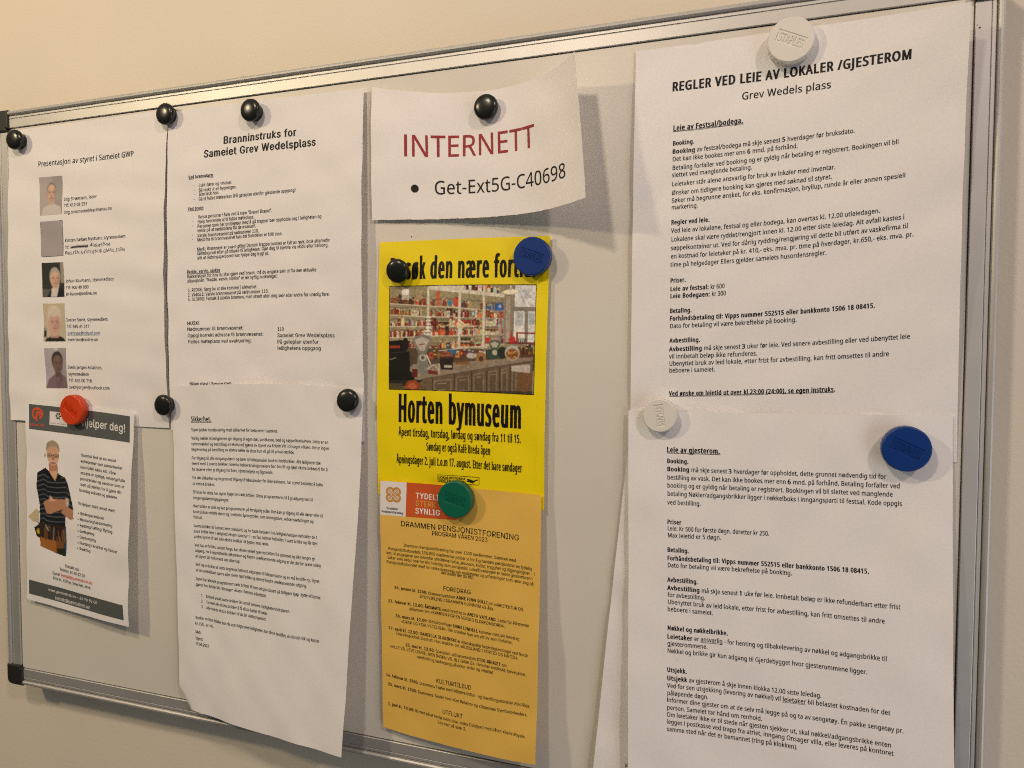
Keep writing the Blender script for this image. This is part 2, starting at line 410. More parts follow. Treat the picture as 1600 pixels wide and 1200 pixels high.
QUADS = {
 'bullet': ('I', [(0.1657, 0.7266), (0.1983, 0.7263), (0.1979, 0.7888), (0.1652, 0.7888)]),
 'p1': ('A', [(0.2048, 0.1774), (0.3597, 0.18), (0.3606, 0.3117), (0.2171, 0.3116)]),
 'p2': ('A', [(0.2173, 0.3323), (0.3645, 0.3323), (0.3687, 0.4533), (0.2233, 0.4532)]),
 'p3': ('A', [(0.2232, 0.4734), (0.3686, 0.4744), (0.3727, 0.5904), (0.2293, 0.5899)]),
 'p4': ('A', [(0.229, 0.611), (0.3738, 0.6116), (0.3769, 0.7371), (0.2334, 0.7379)]),
 'p5': ('A', [(0.2364, 0.7596), (0.3777, 0.7585), (0.3809, 0.8894), (0.2427, 0.8915)]),
 'scrib': ('A', [(0.4154, 0.4202), (0.53, 0.4189), (0.53, 0.4308), (0.4168, 0.4315)]),
 'band1': ('E', [(0.0345, 0.0207), (0.9661, 0.0191), (0.967, 0.144), (0.0389, 0.1456)]),
 'band2': ('E', [(0.022, 0.8992), (0.954, 0.9035), (0.9584, 0.9746), (0.0256, 0.9693)]),
 'elogo': ('E', [(0.2382, 0.0456), (0.4045, 0.0462), (0.4042, 0.1117), (0.2368, 0.1119)]),
 'swirl': ('E', [(0.0621, 0.0322), (0.1894, 0.0329), (0.193, 0.1053), (0.0628, 0.1038)]),
 'snow': ('E', [(0.2923, 0.0467), (0.346, 0.0467), (0.3456, 0.0845), (0.2917, 0.0841)]),
 'man': ('E', [(0.0171, 0.1918), (0.5, 0.1823), (0.4884, 0.7578), (-0.0105, 0.7651)]),
 'shop': ('Y', [(0.0687, 0.1755), (0.9346, 0.1781), (0.9355, 0.585), (0.0708, 0.5846)]),
 'ylogo': ('Y', [(0.3736, 0.9061), (0.6228, 0.9039), (0.6214, 0.9327), (0.3734, 0.9325)]),
 'obox': ('O', [(0.1686, -0.0002), (0.488, -0.0032), (0.4833, 0.1271), (0.165, 0.1335)]),
 'owhite': ('O', [(-0.0, 0.0005), (0.1686, -0.0002), (0.165, 0.1335), (0.0009, 0.1359)]),
 'oflower': ('O', [(0.0313, 0.018), (0.1405, 0.0173), (0.1398, 0.084), (0.0306, 0.0855)]),
}
MAGNETS = {
 'k1': (39.14, 566.93, 10.5),
 'k2': (230.92, 573.03, 9.0),
 'k3': (325.93, 566.56, 9.0),
 'k4': (549.21, 545.13, 10.5),
 'k5': (470.3, 421.74, 9.5),
 'k6': (223.61, 303.19, 10.0),
 'k7': (424.29, 311.87, 13.0),
 'w1': (771.64, 565.92, 13.0),
 'w2': (686.52, 307.73, 13.5),
 'b1': (587.23, 427.74, 11.5),
 'b2': (847.49, 290.69, 15.0),
 'g1': (523.62, 234.73, 14.0),
 'r1': (109.28, 295.56, 12.5),
}
GLYPHS = {}   # letter outlines: advance, then closed contours of x, y pairs in 1/800 em
GLYPHS['N'] = {
 ' ': (199, []),
 '(': (229, [[31, 209, 34, 271, 42, 332, 58, 390, 79, 445, 108, 498, 143, 546, 206, 546, 159, 470, 126, 387, 105, 300, 99, 210, 102, 151, 111, 93, 126, 36, 147, -19, 173, -71, 206, -121, 143, -121, 108, -74, 79, -23, 58, 32, 42, 89, 34, 149]]),
 ')': (229, [[199, 209, 196, 149, 187, 89, 172, 32, 150, -23, 122, -74, 86, -121, 24, -121, 56, -71, 83, -19, 103, 36, 118, 93, 128, 151, 131, 210, 128, 270, 118, 329, 103, 387, 83, 443, 56, 496, 23, 546, 86, 546, 122, 498, 150, 445, 172, 390, 187, 332, 196, 271]]),
 ',': (205, [[147, 80, 129, 22, 106, -40, 81, -99, 31, -99, 46, -36, 60, 29, 70, 89, 141, 89]]),
 '-': (246, [[31, 175, 31, 235, 215, 235, 215, 175]]),
 '.': (205, [[55, 41, 58, 65, 69, 81, 84, 90, 102, 92, 120, 90, 136, 81, 146, 65, 150, 41, 146, 18, 136, 2, 120, -8, 102, -11, 84, -8, 69, 2, 58, 18]]),
 '/': (284, [[277, 546, 73, 0, 8, 0, 211, 546]]),
 '0': (437, [[400, 274, 397, 211, 390, 155, 377, 107, 358, 67, 333, 35, 301, 11, 263, -3, 218, -8, 162, 1, 117, 26, 82, 67, 57, 123, 42, 192, 37, 274, 42, 356, 55, 425, 79, 480, 113, 521, 159, 546, 218, 554, 274, 546, 319, 521, 355, 480, 380, 425, 395, 356], [105, 274, 107, 205, 116, 149, 130, 106, 152, 75, 181, 56, 218, 50, 255, 56, 284, 74, 305, 105, 320, 149, 329, 205, 332, 274, 329, 342, 320, 398, 305, 441, 284, 472, 255, 490, 218, 497, 181, 490, 152, 472, 130, 441, 116, 398, 107, 342]]),
 '1': (437, [[271, 0, 206, 0, 206, 381, 206, 419, 207, 447, 209, 475, 186, 455, 161, 433, 103, 386, 68, 431, 215, 546, 271, 546]]),
 '2': (437, [[397, 0, 37, 0, 37, 56, 180, 200, 249, 274, 274, 305, 292, 337, 303, 369, 306, 404, 300, 444, 280, 473, 249, 490, 210, 496, 173, 492, 140, 482, 79, 444, 43, 489, 90, 522, 146, 545, 177, 551, 210, 553, 258, 549, 298, 536, 331, 514, 355, 486, 370, 450, 375, 408, 371, 367, 358, 328, 337, 291, 309, 254, 235, 177, 121, 64, 121, 61, 397, 61]]),
 '3': (437, [[377, 418, 373, 384, 363, 355, 346, 330, 324, 311, 296, 297, 264, 287, 264, 284, 321, 270, 361, 243, 386, 204, 394, 155, 388, 110, 371, 71, 343, 38, 303, 13, 250, -2, 184, -8, 105, -1, 69, 8, 34, 22, 34, 85, 70, 70, 109, 58, 147, 51, 185, 49, 248, 56, 291, 78, 315, 112, 323, 157, 319, 188, 305, 212, 283, 230, 253, 243, 215, 250, 170, 253, 118, 253, 118, 310, 171, 310, 213, 313, 246, 323, 273, 339, 292, 360, 304, 385, 308, 413, 301, 449, 281, 475, 250, 491, 209, 497, 156, 491, 112, 475, 71, 451, 37, 497, 70, 518, 110, 536, 156, 549, 208, 553, 282, 544, 335, 515, 366, 472]]),
 '4': (437, [[422, 124, 342, 124, 342, 0, 277, 0, 277, 124, 16, 124, 16, 181, 273, 549, 342, 549, 342, 184, 422, 184], [277, 356, 278, 392, 279, 423, 280, 451, 281, 477, 278, 477, 263, 445, 245, 417, 82, 184, 277, 184]]),
 '5': (437, [[210, 335, 262, 330, 307, 316, 344, 292, 371, 261, 388, 222, 394, 174, 387, 122, 369, 77, 339, 41, 299, 14, 249, -2, 190, -8, 110, 0, 76, 9, 48, 22, 48, 86, 79, 71, 115, 59, 153, 52, 190, 50, 228, 53, 261, 62, 288, 78, 308, 101, 321, 131, 325, 167, 317, 215, 292, 249, 249, 271, 188, 278, 139, 274, 95, 267, 61, 288, 82, 546, 355, 546, 355, 484, 139, 484, 126, 326, 161, 332]]),
 '6': (437, [[42, 233, 49, 326, 57, 371, 71, 413, 90, 452, 115, 486, 147, 514, 187, 535, 235, 549, 292, 553, 327, 552, 359, 546, 359, 489, 328, 496, 293, 498, 245, 494, 206, 481, 174, 460, 150, 433, 133, 400, 121, 362, 109, 277, 114, 277, 143, 310, 162, 323, 185, 333, 212, 339, 243, 342, 287, 337, 326, 322, 358, 298, 381, 266, 396, 225, 401, 176, 396, 123, 380, 78, 354, 41, 320, 15, 277, -2, 228, -8, 190, -4, 155, 7, 124, 25, 96, 51, 73, 85, 56, 126, 46, 176], [227, 49, 271, 57, 305, 80, 327, 119, 335, 176, 328, 222, 308, 258, 275, 281, 229, 289, 196, 285, 167, 274, 143, 257, 125, 236, 114, 213, 110, 189, 117, 139, 139, 94, 156, 75, 176, 61, 200, 52]]),
 '7': (437, [[104, 0, 328, 484, 34, 484, 34, 546, 400, 546, 400, 494, 178, 0]]),
 '8': (437, [[218, 553, 263, 550, 303, 538, 335, 520, 360, 494, 376, 462, 381, 423, 378, 392, 367, 365, 351, 342, 329, 322, 277, 289, 339, 253, 363, 231, 382, 206, 395, 176, 399, 141, 393, 99, 377, 62, 350, 33, 314, 11, 271, -3, 220, -8, 166, -3, 120, 10, 84, 31, 58, 60, 43, 96, 37, 139, 41, 174, 53, 204, 71, 230, 95, 251, 151, 285, 102, 320, 83, 341, 68, 364, 58, 392, 55, 423, 60, 462, 76, 494, 102, 519, 134, 538, 174, 549], [103, 138, 110, 102, 131, 72, 167, 52, 219, 46, 268, 52, 304, 72, 326, 102, 333, 141, 330, 166, 319, 188, 302, 207, 279, 224, 219, 253, 206, 258, 150, 226, 130, 208, 115, 188, 106, 165], [217, 499, 179, 494, 148, 479, 128, 454, 121, 420, 124, 394, 134, 373, 150, 355, 170, 340, 221, 315, 269, 340, 288, 355, 302, 373, 312, 395, 315, 420, 308, 454, 288, 479, 257, 494]]),
 '9': (437, [[397, 313, 391, 220, 382, 175, 368, 133, 349, 94, 324, 60, 292, 32, 252, 10, 204, -3, 147, -8, 111, -6, 78, 0, 78, 57, 110, 50, 145, 47, 194, 52, 233, 65, 265, 86, 289, 113, 307, 145, 319, 183, 329, 267, 325, 267, 296, 235, 276, 222, 253, 212, 226, 206, 195, 204, 151, 209, 113, 224, 81, 247, 58, 280, 43, 320, 38, 369, 44, 422, 60, 468, 86, 504, 121, 531, 163, 548, 212, 553, 250, 550, 285, 538, 317, 520, 344, 494, 366, 460, 383, 419, 394, 370], [212, 497, 169, 489, 135, 465, 112, 426, 105, 370, 111, 323, 130, 287, 163, 264, 209, 257, 244, 260, 273, 272, 297, 289, 314, 309, 326, 333, 329, 357, 322, 406, 300, 452, 284, 470, 264, 484, 240, 494]]),
 ':': (205, [[55, 41, 58, 65, 69, 81, 84, 90, 102, 92, 120, 90, 136, 81, 146, 65, 150, 41, 146, 18, 136, 2, 120, -8, 102, -11, 84, -8, 69, 2, 58, 18], [55, 368, 58, 393, 69, 409, 84, 417, 102, 420, 120, 417, 136, 409, 146, 393, 150, 368, 146, 345, 136, 329, 120, 319, 102, 316, 84, 319, 69, 329, 58, 345]]),
 '@': (687, [[643, 273, 635, 204, 624, 172, 610, 143, 591, 119, 569, 100, 542, 87, 510, 83, 479, 88, 455, 104, 439, 125, 430, 150, 426, 150, 409, 124, 386, 102, 356, 88, 319, 83, 267, 93, 229, 122, 205, 168, 197, 225, 202, 273, 217, 314, 241, 349, 273, 375, 313, 392, 359, 397, 425, 392, 476, 379, 468, 224, 468, 204, 468, 196, 471, 163, 482, 144, 497, 134, 515, 131, 537, 136, 555, 150, 570, 173, 580, 202, 587, 236, 589, 274, 582, 339, 561, 394, 526, 437, 482, 469, 428, 489, 368, 495, 307, 490, 253, 475, 207, 450, 168, 416, 139, 376, 117, 328, 104, 275, 99, 216, 106, 147, 126, 89, 159, 43, 204, 10, 262, -11, 331, -18, 376, -15, 420, -7, 495, 15, 495, -37, 421, -59, 378, -66, 331, -68, 247, -60, 177, -34, 120, 7, 78, 62, 53, 132, 44, 214, 50, 282, 66, 346, 94, 403, 131, 451, 177, 491, 233, 521, 297, 539, 368, 546, 426, 541, 478, 527, 525, 504, 565, 473, 598, 433, 622, 387, 638, 333], [257, 224, 262, 182, 276, 153, 299, 136, 329, 131, 365, 139, 390, 163, 405, 200, 412, 246, 416, 342, 391, 347, 360, 349, 326, 345, 300, 331, 280, 310, 267, 284, 259, 255]]),
 'A': (488, [[416, 0, 351, 169, 134, 169, 70, 0, 0, 0, 213, 548, 275, 548, 488, 0], [269, 395, 261, 417, 251, 450, 243, 477, 235, 446, 227, 417, 219, 395, 157, 230, 330, 230]]),
 'B': (497, [[230, 546, 320, 538, 385, 515, 424, 474, 437, 410, 434, 380, 425, 353, 411, 331, 390, 312, 364, 298, 333, 290, 333, 286, 366, 278, 395, 266, 420, 248, 439, 225, 451, 194, 455, 155, 450, 109, 433, 71, 405, 40, 367, 18, 321, 4, 266, 0, 74, 0, 74, 546], [244, 313, 303, 319, 340, 336, 360, 364, 366, 403, 358, 441, 334, 467, 293, 482, 233, 487, 143, 487, 143, 313], [143, 256, 143, 58, 253, 58, 314, 65, 354, 86, 375, 119, 382, 160, 379, 188, 369, 211, 353, 230, 327, 244, 293, 253, 248, 256]]),
 'C': (483, [[308, 493, 266, 489, 229, 478, 197, 460, 170, 434, 148, 403, 132, 365, 122, 321, 119, 273, 124, 210, 140, 156, 166, 112, 203, 79, 250, 59, 307, 53, 375, 59, 438, 74, 438, 15, 375, -2, 297, -8, 221, 1, 158, 27, 109, 68, 75, 125, 54, 194, 47, 274, 51, 333, 64, 387, 85, 434, 114, 475, 151, 508, 196, 533, 249, 548, 309, 553, 350, 551, 390, 545, 427, 535, 459, 521, 432, 463, 376, 484, 343, 491]]),
 'D': (558, [[511, 278, 503, 194, 477, 125, 436, 70, 380, 31, 310, 8, 226, 0, 74, 0, 74, 546, 242, 546, 319, 538, 385, 515, 439, 477, 478, 425, 503, 359], [439, 276, 433, 342, 415, 395, 385, 436, 344, 464, 293, 481, 232, 487, 143, 487, 143, 59, 217, 59, 314, 72, 383, 113, 425, 181]]),
 'E': (425, [[379, 0, 74, 0, 74, 546, 379, 546, 379, 485, 143, 485, 143, 315, 365, 315, 365, 255, 143, 255, 143, 60, 379, 60]]),
 'F': (397, [[143, 0, 74, 0, 74, 546, 379, 546, 379, 485, 143, 485, 143, 292, 364, 292, 364, 232, 143, 232]]),
 'G': (556, [[311, 288, 500, 288, 500, 21, 410, -1, 308, -8, 230, 1, 165, 26, 114, 68, 77, 123, 54, 192, 47, 273, 55, 353, 80, 421, 121, 477, 177, 518, 247, 545, 329, 553, 374, 551, 416, 545, 492, 521, 466, 462, 401, 484, 364, 491, 326, 493, 265, 486, 214, 466, 173, 434, 143, 390, 125, 336, 118, 273, 124, 212, 139, 158, 166, 113, 206, 80, 258, 59, 324, 52, 385, 56, 431, 65, 431, 227, 311, 227]]),
 'H': (566, [[491, 0, 423, 0, 423, 254, 143, 254, 143, 0, 74, 0, 74, 546, 143, 546, 143, 315, 423, 315, 423, 546, 491, 546]]),
 'I': (259, [[228, 0, 31, 0, 31, 40, 95, 54, 95, 491, 31, 506, 31, 546, 228, 546, 228, 506, 164, 491, 164, 54, 228, 40]]),
 'J': (209, [[-3, -145, -35, -143, -60, -135, -60, -77, -34, -83, -5, -85, 32, -77, 47, -67, 60, -50, 68, -28, 70, 3, 70, 546, 139, 546, 139, 8, 135, -40, 121, -78, 100, -108, 72, -129, 37, -141]]),
 'K': (473, [[473, 0, 392, 0, 199, 261, 143, 212, 143, 0, 74, 0, 74, 546, 143, 546, 143, 277, 190, 329, 237, 381, 384, 546, 465, 546, 248, 308]]),
 'L': (400, [[74, 0, 74, 546, 143, 546, 143, 61, 381, 61, 381, 0]]),
 'M': (693, [[315, 0, 135, 478, 132, 478, 135, 439, 137, 388, 138, 331, 138, 0, 74, 0, 74, 546, 176, 546, 344, 99, 347, 99, 518, 546, 619, 546, 619, 0, 551, 0, 551, 335, 552, 389, 554, 438, 556, 478, 553, 478, 371, 0]]),
 'N': (581, [[507, 0, 426, 0, 134, 453, 131, 453, 134, 411, 136, 360, 138, 305, 138, 0, 74, 0, 74, 546, 154, 546, 445, 94, 448, 94, 446, 131, 444, 184, 442, 238, 442, 546, 507, 546]]),
 'O': (597, [[550, 274, 546, 213, 534, 159, 514, 111, 486, 70, 451, 36, 408, 12, 357, -3, 299, -8, 239, -3, 187, 13, 144, 37, 109, 70, 81, 111, 62, 159, 50, 214, 47, 274, 53, 353, 74, 421, 109, 477, 158, 519, 221, 545, 300, 554, 375, 545, 437, 519, 486, 477, 522, 421, 543, 353], [119, 274, 124, 210, 138, 155, 163, 111, 198, 79, 243, 59, 299, 52, 355, 59, 400, 79, 434, 111, 458, 155, 473, 210, 478, 274, 467, 366, 435, 435, 380, 479, 300, 494, 243, 487, 198, 467, 163, 435, 138, 392, 124, 337]]),
 'P': (462, [[219, 546, 311, 535, 374, 504, 411, 453, 423, 385, 421, 352, 412, 321, 398, 291, 376, 265, 347, 243, 309, 227, 262, 216, 206, 212, 143, 212, 143, 0, 74, 0, 74, 546], [212, 487, 143, 487, 143, 271, 198, 271, 245, 274, 284, 282, 314, 297, 335, 318, 348, 346, 352, 382, 344, 428, 319, 461, 275, 480]]),
 'R': (475, [[225, 546, 287, 541, 337, 528, 375, 507, 402, 477, 418, 438, 423, 390, 419, 351, 407, 318, 389, 292, 366, 272, 314, 245, 464, 0, 384, 0, 251, 225, 143, 225, 143, 0, 74, 0, 74, 546], [221, 486, 143, 486, 143, 283, 225, 283, 282, 290, 322, 310, 345, 342, 352, 387, 349, 420, 338, 445, 320, 463, 295, 476, 262, 484]]),
 'S': (420, [[384, 146, 378, 101, 360, 63, 331, 33, 292, 11, 244, -3, 189, -8, 130, -5, 79, 4, 39, 18, 39, 84, 107, 62, 149, 54, 192, 52, 229, 55, 260, 63, 284, 76, 301, 93, 311, 115, 315, 140, 312, 164, 303, 185, 288, 203, 264, 219, 186, 252, 125, 280, 101, 296, 81, 314, 66, 335, 55, 358, 48, 384, 46, 414, 51, 455, 68, 489, 94, 516, 130, 536, 172, 549, 220, 553, 263, 551, 303, 545, 371, 523, 349, 464, 288, 484, 254, 491, 219, 493, 187, 490, 161, 483, 141, 471, 127, 455, 118, 436, 115, 413, 118, 388, 127, 368, 142, 350, 164, 335, 235, 303, 279, 285, 316, 266, 345, 243, 366, 217, 379, 185]]),
 'T': (425, [[247, 0, 178, 0, 178, 485, 8, 485, 8, 546, 416, 546, 416, 485, 247, 485]]),
 'U': (559, [[489, 193, 483, 139, 466, 91, 437, 50, 396, 19, 343, -1, 277, -8, 187, 6, 122, 48, 82, 112, 69, 194, 69, 546, 138, 546, 138, 192, 146, 133, 173, 89, 218, 61, 280, 52, 325, 56, 361, 70, 388, 91, 407, 120, 417, 154, 421, 193, 421, 546, 489, 546]]),
 'V': (458, [[458, 546, 264, 0, 195, 0, 0, 546, 72, 546, 195, 196, 209, 153, 220, 113, 229, 76, 238, 114, 249, 154, 264, 197, 386, 546]]),
 'W': (711, [[701, 546, 556, 0, 486, 0, 380, 358, 371, 390, 362, 423, 356, 449, 352, 465, 350, 449, 344, 423, 336, 390, 326, 355, 223, 0, 154, 0, 9, 546, 81, 546, 166, 212, 174, 178, 181, 144, 187, 112, 192, 83, 197, 114, 203, 147, 212, 182, 221, 216, 317, 546, 388, 546, 488, 214, 498, 178, 507, 144, 513, 111, 518, 83, 524, 123, 533, 167, 545, 213, 629, 546]]),
 'Y': (433, [[216, 277, 358, 546, 433, 546, 251, 212, 251, 0, 182, 0, 182, 209, 0, 546, 75, 546]]),
 'a': (429, [[220, 416, 285, 408, 331, 384, 358, 341, 367, 279, 367, 0, 318, 0, 305, 58, 302, 58, 266, 21, 245, 8, 223, -1, 164, -8, 129, -4, 98, 5, 72, 22, 52, 45, 39, 76, 35, 114, 47, 168, 83, 208, 144, 234, 232, 245, 301, 247, 301, 271, 296, 315, 279, 342, 252, 357, 216, 362, 185, 360, 155, 353, 101, 331, 80, 381, 144, 406, 181, 414], [240, 198, 175, 190, 134, 173, 112, 148, 105, 113, 110, 83, 126, 63, 150, 51, 180, 47, 227, 54, 266, 75, 292, 112, 300, 164, 300, 200]]),
 'b': (470, [[132, 439, 131, 391, 128, 355, 132, 355, 153, 379, 180, 399, 215, 412, 259, 416, 328, 403, 382, 363, 416, 297, 428, 205, 423, 140, 407, 87, 382, 46, 348, 16, 306, -2, 259, -8, 215, -3, 180, 10, 153, 29, 132, 52, 127, 52, 113, 0, 65, 0, 65, 581, 132, 581], [248, 361, 209, 357, 179, 344, 157, 323, 143, 294, 135, 255, 132, 207, 132, 204, 138, 137, 157, 88, 192, 58, 249, 48, 297, 58, 331, 89, 352, 138, 358, 206, 352, 273, 331, 322, 297, 351]]),
 'c': (367, [[229, -8, 178, -2, 133, 15, 95, 43, 66, 83, 48, 136, 42, 202, 48, 271, 67, 326, 97, 367, 136, 395, 182, 412, 234, 417, 294, 411, 342, 395, 321, 339, 278, 352, 232, 358, 195, 354, 164, 341, 141, 319, 125, 289, 115, 250, 112, 203, 115, 158, 125, 120, 141, 90, 164, 68, 193, 55, 228, 50, 288, 57, 335, 74, 335, 15, 289, -2]]),
 'd': (470, [[210, -8, 141, 6, 88, 45, 53, 112, 42, 204, 54, 297, 88, 363, 142, 404, 211, 417, 241, 415, 267, 409, 308, 387, 338, 357, 342, 357, 340, 386, 338, 417, 338, 581, 405, 581, 405, 0, 351, 0, 341, 55, 338, 55, 308, 23, 266, 1, 240, -6], [221, 48, 276, 57, 312, 84, 332, 128, 339, 191, 339, 203, 332, 271, 313, 321, 277, 351, 220, 361, 173, 351, 139, 318, 118, 268, 112, 202, 118, 137, 139, 89, 173, 58]]),
 'e': (431, [[223, 417, 272, 411, 314, 394, 347, 367, 372, 330, 387, 285, 392, 232, 392, 192, 112, 192, 121, 131, 147, 86, 188, 59, 242, 50, 311, 57, 374, 78, 374, 19, 312, -1, 239, -8, 184, -2, 136, 16, 97, 46, 67, 87, 48, 139, 42, 202, 48, 264, 65, 317, 92, 360, 128, 391, 172, 411], [222, 362, 179, 354, 146, 331, 124, 294, 113, 245, 322, 245, 319, 278, 311, 306, 298, 330, 279, 347, 254, 358]]),
 'f': (263, [[254, 358, 151, 358, 151, 0, 83, 0, 83, 358, 11, 358, 11, 389, 83, 412, 83, 436, 87, 483, 99, 521, 118, 550, 144, 569, 177, 581, 216, 585, 261, 580, 296, 571, 278, 518, 250, 526, 217, 530, 188, 524, 167, 507, 155, 478, 151, 436, 151, 410, 254, 410]]),
 'g': (470, [[210, 417, 249, 413, 283, 402, 313, 383, 339, 355, 342, 355, 352, 410, 405, 410, 405, -7, 400, -60, 385, -104, 360, -139, 325, -164, 279, -178, 222, -183, 140, -177, 74, -157, 74, -96, 106, -109, 142, -119, 182, -126, 225, -128, 273, -120, 308, -97, 331, -60, 339, -12, 339, 4, 339, 30, 341, 54, 338, 54, 314, 27, 285, 8, 250, -4, 211, -8, 140, 6, 87, 48, 53, 115, 42, 204, 53, 292, 87, 360, 140, 403], [219, 361, 188, 356, 161, 342, 140, 320, 124, 289, 115, 250, 112, 203, 119, 136, 139, 87, 174, 57, 221, 47, 250, 49, 274, 55, 295, 66, 311, 81, 324, 100, 332, 125, 339, 188, 339, 204, 336, 254, 327, 294, 311, 324, 287, 345, 257, 357]]),
 'h': (472, [[132, 410, 131, 381, 128, 353, 133, 353, 148, 373, 166, 388, 210, 409, 261, 416, 306, 413, 343, 401, 373, 381, 394, 352, 406, 314, 410, 267, 410, 0, 344, 0, 344, 262, 338, 305, 322, 336, 293, 355, 252, 361, 211, 356, 180, 343, 158, 322, 143, 293, 135, 256, 132, 212, 132, 0, 65, 0, 65, 581, 132, 581]]),
 'i': (197, [[132, 410, 132, 0, 65, 0, 65, 410], [99, 563, 114, 561, 126, 553, 135, 540, 138, 520, 135, 502, 126, 488, 114, 480, 99, 478, 84, 480, 71, 488, 62, 502, 60, 520, 62, 540, 71, 553, 84, 561]]),
 'j': (197, [[17, -183, -17, -181, -42, -174, -42, -120, -18, -125, 8, -128, 31, -124, 49, -114, 61, -95, 65, -63, 65, 410, 132, 410, 132, -61, 129, -97, 120, -127, 104, -151, 83, -169, 53, -180], [60, 520, 62, 540, 71, 553, 84, 561, 99, 563, 114, 561, 126, 553, 135, 540, 138, 520, 135, 502, 126, 488, 114, 480, 99, 478, 84, 480, 71, 488, 62, 502]]),
 'k': (408, [[131, 277, 130, 245, 128, 211, 131, 211, 145, 228, 164, 252, 180, 271, 311, 410, 390, 410, 224, 235, 401, 0, 320, 0, 178, 191, 131, 151, 131, 0, 65, 0, 65, 581, 131, 581]]),
 'l': (197, [[132, 0, 65, 0, 65, 581, 132, 581]]),
 'm': (714, [[514, 417, 575, 408, 618, 382, 644, 335, 653, 267, 653, 0, 586, 0, 586, 264, 581, 306, 566, 336, 540, 355, 503, 361, 452, 352, 418, 326, 398, 284, 392, 226, 392, 0, 326, 0, 326, 264, 323, 293, 316, 318, 305, 337, 289, 350, 268, 358, 241, 361, 205, 356, 177, 343, 156, 322, 143, 293, 135, 257, 132, 212, 132, 0, 65, 0, 65, 410, 119, 410, 129, 354, 133, 354, 147, 373, 165, 389, 206, 410, 254, 417, 297, 413, 333, 400, 360, 379, 379, 348, 383, 348, 407, 379, 439, 400, 476, 413]]),
 'n': (472, [[262, 417, 326, 408, 373, 382, 401, 335, 410, 267, 410, 0, 344, 0, 344, 262, 338, 305, 322, 336, 293, 355, 252, 361, 195, 351, 158, 322, 139, 276, 132, 212, 132, 0, 65, 0, 65, 410, 119, 410, 129, 354, 133, 354, 148, 373, 167, 389, 212, 410]]),
 'o': (462, [[421, 206, 418, 157, 408, 115, 391, 79, 369, 48, 342, 24, 309, 6, 272, -4, 230, -8, 191, -4, 155, 6, 123, 24, 96, 48, 73, 79, 56, 115, 46, 157, 42, 206, 48, 268, 65, 321, 93, 362, 131, 392, 177, 411, 232, 417, 285, 411, 330, 392, 368, 362, 397, 321, 415, 268], [112, 206, 115, 161, 124, 122, 140, 90, 164, 67, 194, 53, 232, 48, 269, 53, 300, 67, 323, 90, 339, 122, 348, 161, 352, 206, 348, 251, 339, 289, 322, 319, 299, 342, 269, 356, 231, 361, 177, 350, 140, 319, 119, 270]]),
 'p': (470, [[260, 417, 328, 404, 382, 364, 416, 298, 428, 206, 423, 141, 407, 88, 382, 46, 348, 16, 307, -2, 259, -8, 229, -6, 203, 1, 162, 23, 132, 52, 128, 52, 131, 19, 132, -15, 132, -183, 65, -183, 65, 410, 120, 410, 129, 354, 132, 354, 162, 386, 181, 399, 203, 409, 229, 415], [248, 361, 210, 357, 181, 345, 159, 325, 144, 298, 136, 262, 132, 219, 132, 206, 135, 159, 143, 120, 157, 89, 179, 66, 209, 53, 249, 48, 283, 53, 311, 69, 332, 93, 347, 125, 355, 163, 358, 206, 352, 270, 331, 319, 297, 350]]),
 'r': (316, [[256, 417, 281, 416, 304, 413, 296, 351, 274, 355, 251, 356, 228, 354, 206, 346, 186, 334, 168, 318, 153, 298, 142, 275, 135, 248, 132, 219, 132, 0, 65, 0, 65, 410, 120, 410, 128, 335, 131, 335, 162, 376, 182, 393, 204, 406, 229, 414]]),
 's': (366, [[332, 113, 327, 77, 312, 47, 288, 23, 255, 6, 215, -4, 168, -8, 94, -1, 40, 18, 40, 79, 99, 57, 134, 49, 170, 47, 214, 51, 244, 63, 261, 82, 267, 107, 265, 121, 258, 134, 228, 159, 166, 186, 98, 217, 73, 234, 54, 254, 43, 278, 39, 309, 50, 355, 81, 389, 130, 410, 193, 417, 262, 410, 323, 390, 300, 336, 246, 355, 188, 362, 152, 359, 125, 349, 109, 333, 103, 313, 106, 297, 113, 284, 146, 261, 209, 235, 275, 205, 299, 188, 317, 168, 328, 143]]),
 't': (276, [[202, 47, 233, 50, 259, 56, 259, 5, 228, -4, 190, -8, 159, -5, 131, 3, 107, 19, 87, 42, 75, 75, 70, 119, 70, 358, 12, 358, 12, 390, 71, 416, 98, 504, 138, 504, 138, 410, 256, 410, 256, 358, 138, 358, 138, 121, 142, 88, 156, 65, 176, 52]]),
 'u': (472, [[407, 410, 407, 0, 352, 0, 342, 54, 339, 54, 324, 35, 306, 19, 261, -1, 209, -8, 164, -4, 127, 8, 98, 28, 77, 57, 65, 94, 60, 141, 60, 410, 128, 410, 128, 146, 134, 103, 151, 73, 179, 54, 219, 48, 260, 52, 292, 65, 314, 87, 329, 116, 337, 153, 340, 196, 340, 410]]),
 'v': (388, [[155, 0, 0, 410, 72, 410, 159, 168, 172, 131, 184, 91, 192, 60, 195, 60, 204, 92, 217, 131, 229, 168, 316, 410, 388, 410, 232, 0]]),
 'x': (404, [[162, 209, 21, 410, 97, 410, 202, 255, 307, 410, 383, 410, 241, 209, 390, 0, 314, 0, 202, 164, 89, 0, 14, 0]]),
 'y': (390, [[1, 410, 73, 410, 161, 177, 175, 137, 187, 100, 196, 65, 199, 65, 213, 115, 234, 177, 317, 410, 390, 410, 213, -57, 197, -92, 179, -123, 158, -149, 132, -168, 101, -179, 64, -183, 32, -181, 8, -177, 8, -124, 29, -127, 53, -128, 76, -126, 94, -120, 110, -109, 124, -94, 144, -56, 166, -2]]),
